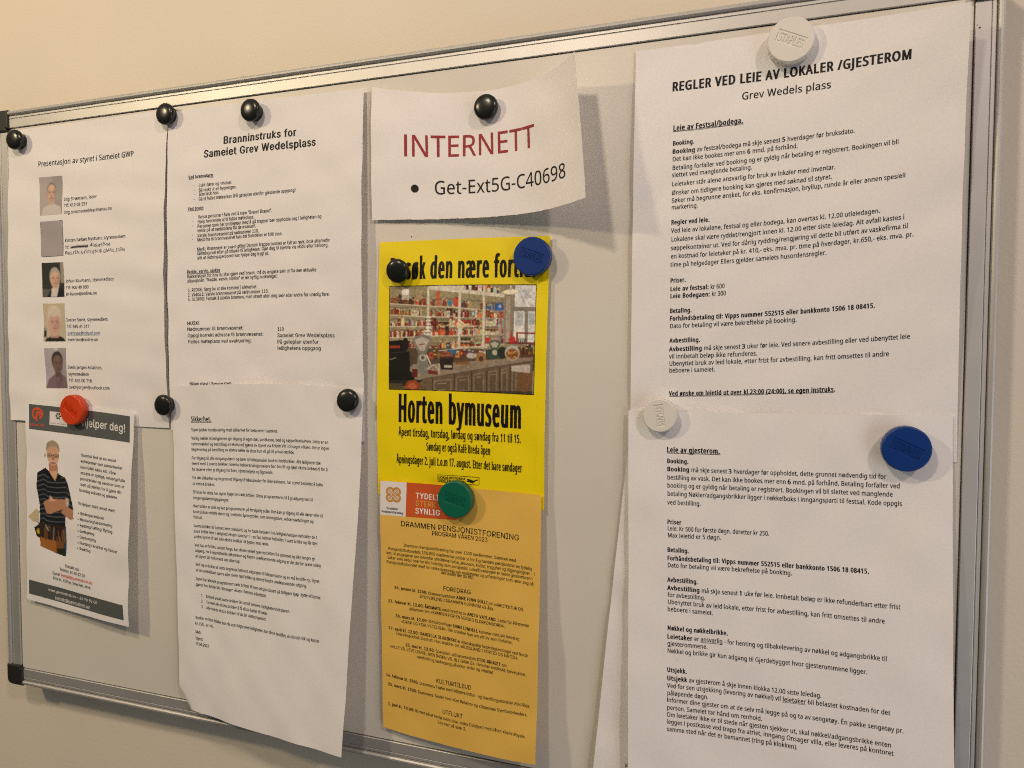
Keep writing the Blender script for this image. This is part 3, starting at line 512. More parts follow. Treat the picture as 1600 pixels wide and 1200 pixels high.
 'Å': (488, [[416, 0, 351, 169, 134, 169, 70, 0, 0, 0, 213, 548, 275, 548, 488, 0], [269, 395, 261, 417, 251, 450, 243, 477, 235, 446, 227, 417, 219, 395, 157, 230, 330, 230], [242, 510, 208, 515, 182, 531, 165, 557, 159, 591, 165, 625, 182, 650, 208, 666, 242, 671, 275, 666, 303, 650, 321, 625, 327, 591, 321, 557, 303, 531, 276, 515], [242, 548, 260, 551, 273, 559, 282, 573, 285, 591, 282, 608, 273, 622, 259, 631, 242, 633, 225, 631, 212, 622, 202, 608, 199, 591, 202, 573, 211, 559, 224, 551]]),
 'É': (425, [[379, 0, 74, 0, 74, 546, 379, 546, 379, 485, 143, 485, 143, 315, 365, 315, 365, 255, 143, 255, 143, 60, 379, 60], [346, 714, 326, 688, 298, 656, 266, 625, 237, 599, 193, 599, 193, 608, 217, 643, 244, 684, 265, 721, 346, 721]]),
 'Ø': (597, [[550, 274, 546, 213, 534, 159, 514, 111, 486, 70, 451, 36, 408, 12, 357, -3, 299, -8, 258, -5, 220, 2, 187, 13, 157, 28, 121, -24, 74, 7, 114, 63, 84, 105, 63, 154, 51, 211, 47, 274, 53, 353, 74, 421, 109, 477, 158, 519, 221, 545, 300, 554, 338, 552, 373, 545, 436, 520, 471, 570, 517, 539, 478, 484, 509, 444, 532, 394, 546, 337], [478, 274, 468, 361, 439, 428, 194, 81, 240, 60, 299, 52, 355, 59, 400, 79, 434, 111, 458, 155, 473, 210], [119, 274, 121, 229, 128, 189, 139, 153, 155, 122, 399, 467, 355, 487, 300, 494, 243, 487, 198, 467, 163, 435, 138, 392, 124, 337]]),
 'å': (429, [[220, 416, 285, 408, 331, 384, 358, 341, 367, 279, 367, 0, 318, 0, 305, 58, 302, 58, 266, 21, 245, 8, 223, -1, 164, -8, 129, -4, 98, 5, 72, 22, 52, 45, 39, 76, 35, 114, 47, 168, 83, 208, 144, 234, 232, 245, 301, 247, 301, 271, 296, 315, 279, 342, 252, 357, 216, 362, 185, 360, 155, 353, 101, 331, 80, 381, 144, 406, 181, 414], [240, 198, 175, 190, 134, 173, 112, 148, 105, 113, 110, 83, 126, 63, 150, 51, 180, 47, 227, 54, 266, 75, 292, 112, 300, 164, 300, 200], [214, 463, 180, 468, 154, 484, 136, 510, 131, 544, 136, 578, 154, 603, 180, 619, 214, 624, 247, 619, 274, 603, 293, 578, 299, 545, 293, 510, 275, 484, 247, 468], [214, 501, 231, 504, 245, 513, 254, 526, 257, 544, 254, 562, 245, 575, 231, 584, 214, 587, 197, 584, 183, 575, 174, 562, 171, 544, 174, 526, 182, 513, 196, 504]]),
 'æ': (660, [[461, 417, 507, 411, 546, 394, 578, 367, 602, 330, 616, 285, 621, 234, 621, 193, 359, 193, 368, 129, 391, 84, 428, 58, 478, 50, 545, 57, 603, 78, 603, 19, 543, -1, 475, -8, 442, -5, 411, 2, 383, 14, 359, 31, 338, 53, 320, 79, 282, 33, 259, 16, 233, 3, 202, -5, 165, -8, 130, -4, 99, 5, 73, 22, 52, 45, 39, 76, 35, 114, 40, 152, 55, 183, 81, 209, 117, 227, 164, 239, 222, 245, 290, 247, 290, 273, 285, 315, 267, 342, 240, 357, 205, 362, 175, 360, 145, 353, 90, 331, 70, 381, 99, 395, 134, 407, 173, 414, 210, 416, 253, 413, 288, 401, 316, 380, 335, 351, 358, 379, 387, 400, 422, 413], [232, 198, 171, 190, 132, 173, 112, 148, 105, 113, 110, 83, 124, 63, 147, 51, 176, 47, 206, 50, 233, 59, 256, 75, 274, 98, 285, 127, 289, 164, 289, 200], [460, 362, 420, 355, 390, 332, 370, 295, 361, 245, 550, 245, 548, 278, 541, 307, 529, 330, 511, 348, 488, 359]]),
 'é': (431, [[223, 417, 272, 411, 314, 394, 347, 367, 372, 330, 387, 285, 392, 232, 392, 192, 112, 192, 121, 131, 147, 86, 188, 59, 242, 50, 311, 57, 374, 78, 374, 19, 312, -1, 239, -8, 184, -2, 136, 16, 97, 46, 67, 87, 48, 139, 42, 202, 48, 264, 65, 317, 92, 360, 128, 391, 172, 411], [222, 362, 179, 354, 146, 331, 124, 294, 113, 245, 322, 245, 319, 278, 311, 306, 298, 330, 279, 347, 254, 358], [331, 578, 311, 552, 282, 520, 251, 489, 222, 463, 177, 463, 177, 472, 202, 507, 228, 548, 250, 585, 331, 585]]),
 'ø': (462, [[421, 206, 415, 143, 398, 90, 370, 48, 332, 17, 285, -1, 230, -8, 177, -1, 131, 18, 101, -25, 57, 5, 91, 52, 70, 82, 55, 118, 45, 159, 42, 206, 55, 296, 93, 362, 154, 403, 232, 417, 286, 410, 332, 390, 362, 433, 407, 403, 373, 355, 393, 326, 408, 291, 418, 251], [112, 206, 116, 152, 130, 108, 298, 342, 268, 356, 231, 361, 177, 350, 140, 319, 119, 270], [352, 206, 347, 258, 334, 300, 166, 66, 196, 53, 232, 48, 269, 53, 300, 67, 323, 90, 339, 122, 348, 161]]),
 '–': (382, [[31, 175, 31, 235, 352, 235, 352, 175]]),
 '•': (287, [[59, 279, 62, 310, 70, 334, 83, 352, 100, 364, 121, 371, 144, 374, 166, 371, 186, 364, 204, 352, 217, 334, 226, 310, 228, 279, 226, 248, 217, 224, 204, 206, 186, 194, 166, 187, 144, 184, 121, 187, 100, 194, 83, 206, 70, 224, 62, 248]]),
}
GLYPHS['G'] = {
 ' ': (201, []),
 '!': (210, [[72, 172, 68, 546, 142, 546, 137, 172], [105, -5, 86, -1, 70, 10, 60, 25, 56, 44, 60, 63, 70, 78, 86, 89, 105, 93, 124, 89, 140, 78, 150, 63, 154, 44, 150, 25, 140, 10, 124, -1]]),
 '(': (293, [[96, 222, 99, 283, 108, 347, 122, 411, 141, 473, 164, 530, 189, 578, 253, 578, 205, 459, 173, 336, 165, 277, 162, 222, 172, 123, 202, 17, 253, -103, 189, -103, 149, -23, 119, 59, 102, 141]]),
 ')': (293, [[40, -103, 92, 19, 121, 125, 131, 222, 128, 277, 120, 336, 88, 459, 40, 578, 104, 578, 129, 530, 152, 473, 171, 411, 185, 347, 194, 283, 197, 222, 191, 139, 173, 57, 144, -24, 104, -103]]),
 ',': (201, [[40, -128, 73, 76, 147, 76, 90, -128]]),
 '-': (486, [[361, 262, 361, 201, 122, 201, 122, 262]]),
 '.': (201, [[102, -5, 83, -1, 68, 10, 57, 25, 53, 44, 57, 63, 68, 79, 83, 89, 102, 93, 121, 89, 137, 79, 148, 63, 151, 44, 148, 25, 137, 10, 121, -1]]),
 '/': (267, [[252, 571, 76, -82, 15, -82, 191, 571]]),
 '0': (486, [[243, -7, 187, 1, 139, 26, 101, 66, 74, 122, 57, 191, 51, 272, 57, 354, 74, 423, 102, 479, 140, 520, 187, 545, 243, 553, 299, 545, 346, 520, 384, 479, 412, 423, 429, 354, 435, 272, 429, 191, 412, 122, 385, 66, 347, 26, 299, 1], [243, 53, 280, 60, 311, 79, 336, 111, 354, 154, 365, 208, 369, 272, 365, 337, 354, 391, 336, 435, 311, 467, 280, 486, 243, 493, 206, 486, 175, 467, 150, 435, 132, 391, 121, 337, 117, 272, 121, 208, 132, 154, 150, 111, 175, 79, 206, 60]]),
 '1': (486, [[82, 0, 82, 59, 419, 59, 419, 0], [296, 546, 296, 0, 228, 0, 228, 481, 224, 481, 92, 384, 92, 458, 213, 546]]),
 '2': (486, [[68, 0, 68, 51, 251, 245, 303, 303, 333, 350, 341, 374, 343, 398, 340, 426, 330, 449, 314, 468, 293, 482, 268, 490, 240, 493, 210, 490, 185, 480, 164, 464, 149, 443, 139, 418, 136, 388, 70, 388, 76, 434, 92, 474, 119, 507, 153, 532, 195, 548, 241, 553, 288, 548, 328, 533, 362, 509, 387, 477, 403, 441, 409, 399, 406, 370, 398, 341, 383, 311, 360, 277, 286, 193, 164, 65, 164, 61, 417, 61, 417, 0]]),
 '3': (486, [[234, -7, 186, -3, 142, 10, 105, 32, 75, 62, 55, 98, 47, 141, 117, 141, 123, 115, 136, 93, 154, 76, 177, 64, 204, 56, 234, 53, 266, 56, 295, 65, 319, 80, 337, 100, 349, 125, 353, 155, 349, 184, 339, 210, 321, 233, 295, 250, 260, 262, 216, 265, 168, 265, 168, 321, 309, 481, 309, 485, 75, 485, 75, 546, 399, 546, 399, 494, 227, 298, 227, 310, 283, 309, 331, 296, 369, 271, 398, 239, 416, 199, 421, 155, 415, 110, 397, 71, 369, 38, 331, 13, 286, -2]]),
 '4': (486, [[42, 113, 42, 170, 265, 546, 333, 546, 116, 178, 116, 174, 443, 174, 443, 113], [302, 0, 302, 130, 302, 157, 302, 341, 368, 341, 368, 0]]),
 '5': (486, [[237, -7, 191, -3, 150, 12, 116, 35, 89, 64, 71, 100, 64, 140, 131, 140, 136, 116, 148, 95, 165, 78, 186, 65, 210, 56, 237, 53, 268, 57, 296, 69, 319, 88, 337, 112, 348, 141, 352, 174, 348, 207, 336, 237, 318, 262, 295, 281, 266, 293, 234, 297, 180, 288, 156, 277, 137, 264, 72, 271, 103, 546, 393, 546, 393, 485, 161, 485, 144, 323, 146, 323, 166, 337, 190, 348, 218, 355, 246, 358, 282, 354, 315, 344, 345, 328, 370, 306, 391, 279, 406, 248, 416, 213, 419, 175, 413, 125, 396, 81, 368, 44, 331, 16, 287, -1]]),
 '6': (486, [[243, -7, 195, -2, 153, 16, 117, 43, 91, 80, 74, 124, 68, 174, 72, 214, 86, 256, 110, 305, 147, 365, 271, 546, 345, 546, 162, 280, 156, 280, 177, 309, 210, 329, 252, 337, 299, 332, 339, 316, 372, 291, 396, 257, 412, 216, 417, 168, 411, 120, 394, 78, 368, 42, 332, 15, 290, -2], [243, 52, 273, 56, 299, 67, 320, 85, 337, 109, 348, 137, 351, 168, 348, 201, 337, 229, 320, 252, 299, 270, 273, 281, 243, 285, 213, 281, 186, 270, 165, 252, 148, 229, 137, 202, 134, 170, 137, 137, 148, 109, 165, 85, 186, 67, 213, 56]]),
 '7': (486, [[104, 0, 347, 481, 347, 485, 67, 485, 67, 546, 419, 546, 419, 481, 177, 0]]),
 '8': (486, [[243, -7, 191, -2, 145, 12, 108, 36, 79, 66, 62, 103, 56, 145, 59, 178, 70, 209, 86, 236, 108, 259, 134, 275, 164, 284, 164, 286, 127, 302, 99, 330, 81, 366, 75, 408, 81, 447, 97, 482, 123, 512, 156, 534, 197, 548, 243, 553, 288, 548, 328, 534, 362, 512, 388, 482, 404, 447, 409, 408, 403, 367, 385, 330, 358, 302, 322, 286, 322, 284, 351, 275, 377, 259, 398, 236, 415, 209, 426, 178, 430, 145, 424, 103, 406, 66, 377, 36, 340, 12, 294, -2], [243, 53, 277, 56, 305, 65, 329, 79, 346, 98, 357, 122, 361, 149, 357, 177, 346, 202, 327, 223, 303, 239, 275, 249, 243, 252, 210, 249, 181, 239, 157, 223, 139, 202, 128, 177, 124, 149, 127, 122, 138, 98, 156, 79, 179, 65, 209, 56], [243, 311, 270, 313, 294, 322, 314, 336, 329, 354, 339, 377, 342, 403, 339, 428, 330, 451, 315, 469, 295, 482, 271, 490, 243, 493, 215, 490, 190, 482, 170, 469, 155, 451, 146, 428, 142, 403, 146, 377, 155, 354, 170, 336, 191, 322, 215, 313]]),
 '9': (486, [[242, 553, 290, 547, 333, 530, 368, 502, 395, 466, 411, 422, 417, 372, 413, 332, 400, 289, 376, 240, 338, 181, 215, 0, 140, 0, 323, 265, 330, 265, 308, 237, 275, 216, 234, 209, 187, 214, 147, 230, 114, 255, 89, 288, 73, 330, 68, 377, 74, 425, 91, 468, 118, 503, 153, 530, 195, 547], [242, 494, 213, 490, 187, 478, 165, 460, 148, 437, 138, 409, 134, 377, 138, 345, 148, 317, 165, 294, 187, 276, 213, 265, 242, 261, 272, 265, 299, 276, 321, 293, 337, 316, 348, 344, 351, 376, 348, 408, 337, 437, 321, 460, 299, 478, 273, 490]]),
 ':': (201, [[102, -5, 83, -1, 68, 10, 57, 25, 53, 44, 57, 63, 68, 79, 83, 89, 102, 93, 121, 89, 137, 79, 148, 63, 151, 44, 148, 25, 137, 10, 121, -1], [102, 290, 83, 294, 68, 305, 57, 320, 53, 339, 57, 358, 68, 374, 83, 385, 102, 388, 121, 385, 137, 374, 148, 358, 151, 339, 148, 320, 137, 305, 121, 294]]),
 '@': (725, [[381, -145, 305, -139, 237, -122, 180, -94, 131, -56, 93, -8, 66, 50, 49, 117, 43, 192, 49, 266, 66, 332, 94, 389, 132, 438, 179, 476, 236, 504, 301, 522, 374, 527, 445, 521, 507, 503, 559, 475, 603, 437, 637, 392, 662, 342, 677, 287, 681, 231, 677, 152, 670, 115, 659, 81, 643, 53, 621, 30, 591, 16, 554, 11, 511, 18, 473, 38, 460, 54, 453, 73, 451, 73, 437, 51, 417, 32, 388, 18, 350, 14, 306, 20, 269, 38, 240, 66, 219, 103, 206, 147, 202, 196, 207, 242, 222, 284, 245, 319, 276, 345, 312, 362, 354, 368, 386, 365, 413, 355, 433, 342, 446, 328, 450, 328, 450, 359, 508, 359, 508, 118, 511, 97, 520, 80, 535, 67, 555, 63, 579, 68, 597, 81, 609, 104, 617, 136, 623, 231, 619, 278, 608, 322, 588, 364, 561, 400, 526, 431, 482, 454, 431, 469, 372, 474, 313, 469, 260, 455, 214, 431, 176, 399, 145, 358, 123, 310, 109, 254, 105, 191, 109, 127, 123, 71, 145, 22, 176, -18, 216, -50, 264, -73, 320, -87, 383, -92, 441, -86, 491, -74, 525, -63, 541, -115, 498, -129, 441, -140], [353, 70, 385, 73, 410, 84, 429, 102, 442, 127, 450, 159, 452, 198, 449, 237, 441, 267, 428, 288, 408, 302, 384, 310, 355, 313, 327, 309, 303, 297, 284, 279, 271, 256, 262, 228, 259, 198, 262, 165, 269, 135, 281, 108, 299, 87, 323, 74]]),
 'A': (514, [[18, 0, 216, 546, 296, 546, 497, 0, 424, 0, 308, 324, 283, 399, 249, 513, 263, 513, 228, 398, 204, 324, 91, 0], [118, 152, 118, 213, 397, 213, 397, 152]]),
 'B': (489, [[64, 0, 64, 546, 259, 546, 310, 541, 353, 526, 385, 503, 408, 474, 422, 439, 427, 401, 424, 369, 415, 343, 400, 323, 382, 307, 338, 286, 338, 281, 364, 276, 389, 263, 413, 244, 432, 218, 444, 185, 448, 146, 443, 107, 429, 72, 405, 42, 369, 19, 323, 5, 264, 0], [134, 61, 263, 61, 317, 67, 354, 86, 374, 113, 381, 146, 378, 173, 367, 197, 350, 218, 328, 234, 300, 244, 266, 248, 134, 248], [134, 306, 255, 306, 284, 309, 309, 318, 330, 332, 347, 350, 357, 373, 360, 399, 354, 432, 335, 460, 303, 478, 257, 484, 134, 484]]),
 'D': (539, [[235, 0, 103, 0, 103, 61, 230, 61, 291, 68, 341, 87, 379, 118, 406, 160, 423, 212, 428, 274, 423, 335, 407, 387, 380, 428, 343, 459, 295, 478, 237, 484, 100, 484, 100, 546, 242, 546, 316, 537, 378, 513, 428, 473, 465, 419, 488, 353, 495, 274, 487, 195, 465, 127, 427, 73, 376, 33, 312, 8], [134, 546, 134, 0, 64, 0, 64, 546]]),
 'E': (449, [[64, 0, 64, 546, 399, 546, 399, 484, 134, 484, 134, 306, 381, 306, 381, 245, 134, 245, 134, 61, 402, 61, 402, 0]]),
 'F': (440, [[64, 0, 64, 546, 396, 546, 396, 484, 134, 484, 134, 298, 371, 298, 371, 237, 134, 237, 134, 0]]),
 'G': (558, [[288, -7, 220, 1, 160, 27, 111, 68, 74, 124, 51, 192, 43, 272, 51, 353, 74, 422, 111, 477, 160, 519, 218, 544, 284, 553, 326, 550, 365, 540, 401, 524, 432, 503, 460, 477, 482, 447, 498, 412, 509, 374, 438, 374, 415, 422, 382, 458, 338, 481, 285, 489, 238, 483, 196, 464, 161, 433, 134, 390, 117, 337, 111, 272, 117, 209, 134, 155, 162, 113, 198, 82, 240, 63, 288, 57, 332, 62, 370, 76, 401, 100, 425, 132, 440, 172, 445, 217, 466, 213, 303, 213, 303, 274, 513, 274, 513, 215, 505, 152, 484, 97, 449, 53, 404, 20, 350, 0]]),
 'H': (554, [[64, 0, 64, 546, 134, 546, 134, 310, 421, 310, 421, 546, 490, 546, 490, 0, 421, 0, 421, 249, 134, 249, 134, 0]]),
 'I': (322, [[33, 0, 33, 61, 127, 61, 127, 484, 33, 484, 33, 546, 289, 546, 289, 484, 196, 484, 196, 61, 289, 61, 289, 0]]),
 'J': (425, [[198, -7, 133, 3, 81, 35, 47, 87, 36, 156, 36, 185, 105, 185, 105, 156, 111, 112, 130, 80, 160, 60, 198, 53, 236, 60, 266, 80, 285, 112, 291, 156, 291, 546, 361, 546, 361, 156, 349, 87, 315, 35, 264, 3]]),
 'K': (501, [[112, 156, 112, 232, 149, 280, 187, 325, 227, 369, 390, 546, 481, 546, 248, 296, 244, 296], [64, 0, 64, 546, 134, 546, 134, 358, 133, 241, 134, 207, 134, 0], [399, 0, 201, 278, 245, 332, 481, 0]]),
 'L': (421, [[64, 0, 64, 546, 134, 546, 134, 61, 387, 61, 387, 0]]),
 'M': (674, [[64, 0, 64, 546, 163, 546, 297, 201, 308, 170, 321, 131, 334, 90, 345, 52, 330, 52, 341, 89, 354, 130, 367, 170, 378, 201, 511, 546, 609, 546, 609, 0, 541, 0, 541, 312, 541, 351, 542, 395, 543, 443, 544, 490, 550, 490, 534, 439, 517, 389, 501, 345, 489, 312, 367, 0, 307, 0, 183, 312, 171, 344, 155, 387, 138, 437, 120, 490, 127, 490, 129, 446, 130, 399, 130, 352, 131, 312, 131, 0]]),
 'N': (561, [[64, 0, 64, 546, 146, 546, 368, 196, 389, 162, 416, 114, 444, 59, 434, 57, 430, 116, 428, 169, 428, 209, 428, 546, 497, 546, 497, 0, 415, 0, 217, 311, 190, 355, 159, 409, 115, 485, 128, 487, 131, 412, 133, 352, 134, 312, 134, 0]]),
 'O': (572, [[286, -7, 220, 1, 161, 27, 112, 68, 75, 124, 51, 192, 43, 272, 51, 353, 75, 422, 112, 477, 161, 519, 220, 544, 286, 553, 353, 544, 411, 519, 460, 477, 497, 422, 521, 353, 529, 272, 521, 192, 497, 124, 460, 68, 411, 27, 353, 1], [286, 57, 333, 63, 375, 81, 410, 112, 438, 155, 456, 208, 461, 272, 456, 337, 438, 391, 410, 434, 375, 464, 333, 483, 286, 489, 240, 483, 198, 464, 162, 433, 134, 391, 117, 337, 111, 272, 117, 208, 134, 155, 162, 112, 198, 82, 240, 63]]),
 'P': (477, [[64, 0, 64, 546, 252, 546, 310, 540, 356, 523, 392, 496, 418, 461, 433, 419, 438, 373, 433, 326, 418, 285, 392, 249, 356, 222, 310, 205, 252, 199, 117, 199, 117, 260, 249, 260, 288, 264, 319, 275, 341, 292, 357, 315, 366, 342, 369, 373, 366, 404, 357, 431, 341, 453, 318, 470, 288, 481, 249, 485, 134, 485, 134, 0]]),
 'R': (482, [[64, 0, 64, 546, 253, 546, 311, 540, 357, 524, 393, 498, 419, 464, 434, 424, 439, 378, 434, 331, 419, 291, 393, 258, 357, 233, 310, 217, 253, 212, 103, 212, 103, 274, 250, 274, 289, 277, 319, 286, 342, 301, 358, 322, 367, 348, 370, 378, 367, 408, 358, 434, 342, 455, 319, 471, 288, 481, 250, 485, 134, 485, 134, 0], [379, 0, 247, 246, 325, 246, 459, 0]]),
 'S': (479, [[240, -10, 184, -5, 137, 10, 98, 33, 68, 64, 49, 103, 41, 146, 112, 146, 118, 118, 132, 94, 153, 76, 179, 63, 208, 55, 240, 53, 275, 56, 307, 65, 333, 79, 353, 99, 366, 122, 371, 149, 367, 173, 356, 192, 339, 207, 317, 219, 263, 238, 197, 257, 137, 279, 92, 310, 65, 350, 56, 399, 62, 443, 80, 480, 110, 511, 148, 534, 193, 548, 244, 553, 294, 548, 339, 534, 376, 511, 404, 481, 423, 446, 430, 405, 362, 405, 350, 442, 324, 469, 287, 486, 241, 492, 208, 489, 179, 480, 156, 467, 138, 449, 127, 427, 123, 403, 128, 378, 140, 358, 159, 342, 182, 330, 228, 315, 283, 300, 334, 283, 385, 255, 406, 235, 423, 212, 434, 183, 438, 149, 432, 106, 415, 68, 386, 36, 347, 11, 298, -4]]),
 'T': (481, [[34, 484, 34, 546, 447, 546, 447, 484, 275, 484, 275, 0, 207, 0, 207, 484]]),
 'U': (555, [[278, -9, 217, -2, 165, 16, 123, 46, 91, 86, 71, 133, 64, 186, 64, 546, 133, 546, 133, 191, 138, 154, 151, 121, 172, 94, 201, 73, 236, 60, 278, 55, 319, 60, 355, 73, 383, 94, 404, 121, 417, 154, 421, 191, 421, 546, 490, 546, 490, 186, 484, 133, 464, 86, 432, 46, 390, 16, 338, -2]]),
 'V': (514, [[219, 0, 18, 546, 90, 546, 206, 221, 231, 147, 266, 33, 252, 33, 286, 148, 311, 221, 423, 546, 497, 546, 298, 0]]),
 'W': (736, [[166, 0, 18, 546, 88, 546, 175, 210, 188, 156, 200, 100, 211, 42, 203, 42, 214, 100, 227, 156, 240, 210, 328, 546, 407, 546, 495, 210, 509, 156, 521, 100, 533, 42, 524, 42, 535, 100, 547, 156, 561, 210, 647, 546, 718, 546, 569, 0, 488, 0, 394, 346, 377, 420, 360, 509, 375, 509, 359, 423, 341, 346, 247, 0]]),
 'Y': (506, [[218, 0, 218, 223, 18, 546, 98, 546, 206, 369, 238, 313, 268, 247, 240, 247, 269, 314, 301, 369, 409, 546, 488, 546, 287, 223, 287, 0]]),
 'a': (417, [[171, -9, 135, -6, 101, 5, 73, 23, 51, 48, 37, 79, 33, 116, 36, 148, 46, 173, 62, 192, 83, 207, 134, 226, 191, 236, 251, 243, 285, 252, 293, 260, 296, 273, 296, 275, 293, 299, 286, 318, 274, 334, 257, 345, 236, 352, 210, 355, 183, 353, 160, 346, 126, 323, 107, 294, 44, 312, 61, 346, 84, 371, 112, 390, 143, 403, 175, 410, 208, 412, 256, 407, 306, 386, 328, 368, 346, 343, 357, 311, 361, 270, 361, 0, 297, 0, 297, 56, 292, 56, 270, 26, 231, 1, 204, -7], [183, 49, 216, 52, 244, 63, 266, 79, 283, 100, 292, 123, 296, 148, 296, 204, 278, 195, 248, 189, 215, 184, 188, 180, 144, 170, 125, 161, 111, 149, 102, 133, 99, 112, 101, 93, 109, 77, 122, 65, 139, 56]]),
 'b': (455, [[246, -9, 212, -6, 185, 4, 148, 34, 127, 63, 120, 63, 120, 0, 56, 0, 56, 546, 122, 546, 122, 342, 127, 342, 147, 371, 184, 400, 211, 409, 246, 412, 294, 406, 336, 387, 370, 356, 397, 314, 413, 262, 419, 202, 413, 142, 397, 91, 371, 49, 336, 17, 294, -2], [236, 50, 271, 55, 300, 70, 322, 94, 339, 125, 349, 162, 352, 203, 349, 244, 339, 280, 323, 311, 300, 334, 271, 349, 236, 354, 201, 349, 173, 335, 150, 312, 134, 282, 124, 245, 121, 203, 124, 161, 134, 123, 151, 93, 173, 70, 202, 55]]),
 'c': (424, [[222, -9, 170, -2, 125, 18, 88, 49, 60, 91, 42, 142, 37, 201, 42, 261, 60, 312, 88, 354, 125, 386, 170, 406, 222, 412, 279, 404, 327, 382, 365, 345, 388, 297, 325, 281, 311, 310, 289, 333, 260, 348, 222, 354, 185, 348, 156, 333, 133, 308, 116, 277, 107, 241, 103, 201, 107, 162, 116, 126, 133, 95, 156, 71, 185, 55, 222, 50, 260, 55, 290, 71, 313, 95, 326, 126, 389, 110, 380, 84, 366, 60, 328, 23, 280, -1]]),
 'd': (455, [[209, -9, 162, -2, 120, 17, 85, 49, 59, 91, 42, 142, 37, 202, 42, 262, 59, 314, 85, 356, 120, 387, 162, 406, 210, 412, 244, 409, 271, 400, 308, 371, 328, 342, 333, 342, 333, 546, 399, 546, 399, 0, 335, 0, 335, 63, 329, 63, 308, 34, 271, 4, 244, -6], [219, 50, 254, 55, 282, 70, 305, 93, 321, 123, 331, 161, 334, 203, 331, 245, 321, 282, 305, 312, 283, 335, 254, 349, 219, 354, 184, 349, 155, 334, 132, 311, 116, 280, 107, 244, 103, 203, 107, 162, 116, 125, 133, 94, 156, 70, 185, 55]]),
 'e': (433, [[227, -9, 172, -2, 125, 18, 88, 49, 60, 91, 42, 142, 37, 200, 42, 259, 59, 311, 87, 353, 123, 385, 168, 406, 220, 412, 253, 410, 285, 401, 315, 387, 342, 366, 365, 338, 383, 302, 394, 259, 398, 208, 398, 182, 80, 182, 80, 237, 363, 237, 332, 217, 329, 255, 319, 288, 303, 316, 282, 337, 254, 350, 220, 354, 186, 350, 157, 336, 134, 315, 117, 289, 106, 259, 103, 226, 103, 190, 107, 149, 118, 114, 137, 86, 162, 66, 192, 54, 228, 49, 272, 57, 306, 78, 328, 113, 391, 97, 379, 68, 359, 42, 334, 21, 303, 5, 267, -5]]),
 'f': (272, [[245, 407, 245, 351, 7, 351, 7, 407], [86, 0, 86, 463, 90, 495, 103, 521, 121, 542, 145, 556, 172, 565, 201, 568, 238, 565, 260, 559, 244, 502, 231, 506, 209, 508, 183, 504, 166, 493, 155, 475, 152, 449, 152, 0]]),
 'g': (456, [[222, -161, 180, -159, 144, -150, 113, -136, 88, -118, 69, -97, 54, -74, 109, -44, 130, -71, 166, -95, 191, -102, 222, -104, 267, -98, 303, -81, 326, -50, 334, -6, 334, 73, 328, 73, 307, 44, 271, 17, 244, 8, 209, 5, 162, 11, 121, 29, 86, 57, 59, 97, 42, 146, 37, 205, 42, 264, 59, 315, 86, 356, 120, 387, 162, 406, 210, 412, 245, 409, 272, 400, 309, 371, 330, 342, 336, 342, 336, 407, 399, 407, 399, -10, 394, -58, 376, -96, 348, -126, 312, -146, 269, -158], [220, 63, 254, 68, 283, 81, 305, 101, 322, 130, 332, 165, 335, 207, 332, 247, 322, 283, 306, 312, 283, 335, 254, 349, 220, 354, 185, 349, 156, 334, 133, 311, 116, 281, 107, 246, 103, 207, 107, 166, 117, 131, 133, 103, 156, 81, 185, 68]]),
 'h': (440, [[122, 243, 122, 0, 56, 0, 56, 546, 122, 546, 122, 308, 110, 308, 133, 356, 163, 388, 201, 406, 244, 412, 283, 408, 317, 395, 344, 374, 365, 344, 379, 305, 383, 258, 383, 0, 317, 0, 317, 252, 311, 295, 293, 326, 264, 346, 225, 353, 197, 350, 172, 340, 152, 325, 135, 303, 125, 276]]),
 'i': (179, [[56, 0, 56, 407, 122, 407, 122, 0], [90, 475, 72, 478, 58, 488, 48, 502, 44, 518, 48, 535, 58, 549, 72, 559, 90, 562, 107, 559, 122, 549, 132, 535, 135, 518, 132, 502, 122, 488, 107, 478]]),
 'j': (179, [[56, 407, 122, 407, 122, -32, 119, -67, 109, -97, 92, -121, 69, -139, 40, -149, 4, -153, -11, -153, -11, -93, 2, -93, 27, -89, 43, -77, 53, -58, 56, -31], [89, 475, 72, 478, 57, 488, 47, 502, 44, 518, 47, 535, 57, 549, 72, 559, 89, 562, 107, 559, 122, 549, 132, 535, 135, 518, 132, 502, 122, 488, 107, 478]]),
 'k': (408, [[118, 146, 118, 227, 129, 227, 305, 407, 386, 407, 197, 214, 190, 214], [56, 0, 56, 546, 122, 546, 122, 0], [315, 0, 159, 199, 205, 245, 399, 0]]),
 'l': (203, [[149, -3, 108, 3, 79, 22, 62, 51, 56, 90, 56, 546, 122, 546, 122, 106, 124, 82, 129, 67, 139, 58, 157, 56, 172, 56, 182, 58, 194, 3, 173, -1]]),
 'm': (654, [[56, 0, 56, 407, 120, 407, 120, 317, 115, 317, 126, 347, 142, 371, 162, 390, 185, 403, 209, 411, 235, 414, 276, 407, 308, 387, 331, 356, 344, 316, 335, 316, 345, 344, 362, 368, 383, 388, 408, 402, 437, 411, 468, 414, 502, 410, 533, 399, 559, 379, 580, 352, 593, 317, 597, 274, 597, 0, 532, 0, 532, 272, 525, 310, 507, 335, 480, 350, 449, 354, 423, 352, 401, 343, 384, 329, 370, 311, 362, 290, 360, 265, 360, 0, 294, 0, 294, 279, 288, 309, 271, 334, 246, 349, 214, 354, 191, 352, 169, 343, 150, 329, 135, 310, 125, 285, 122, 255, 122, 0]]),
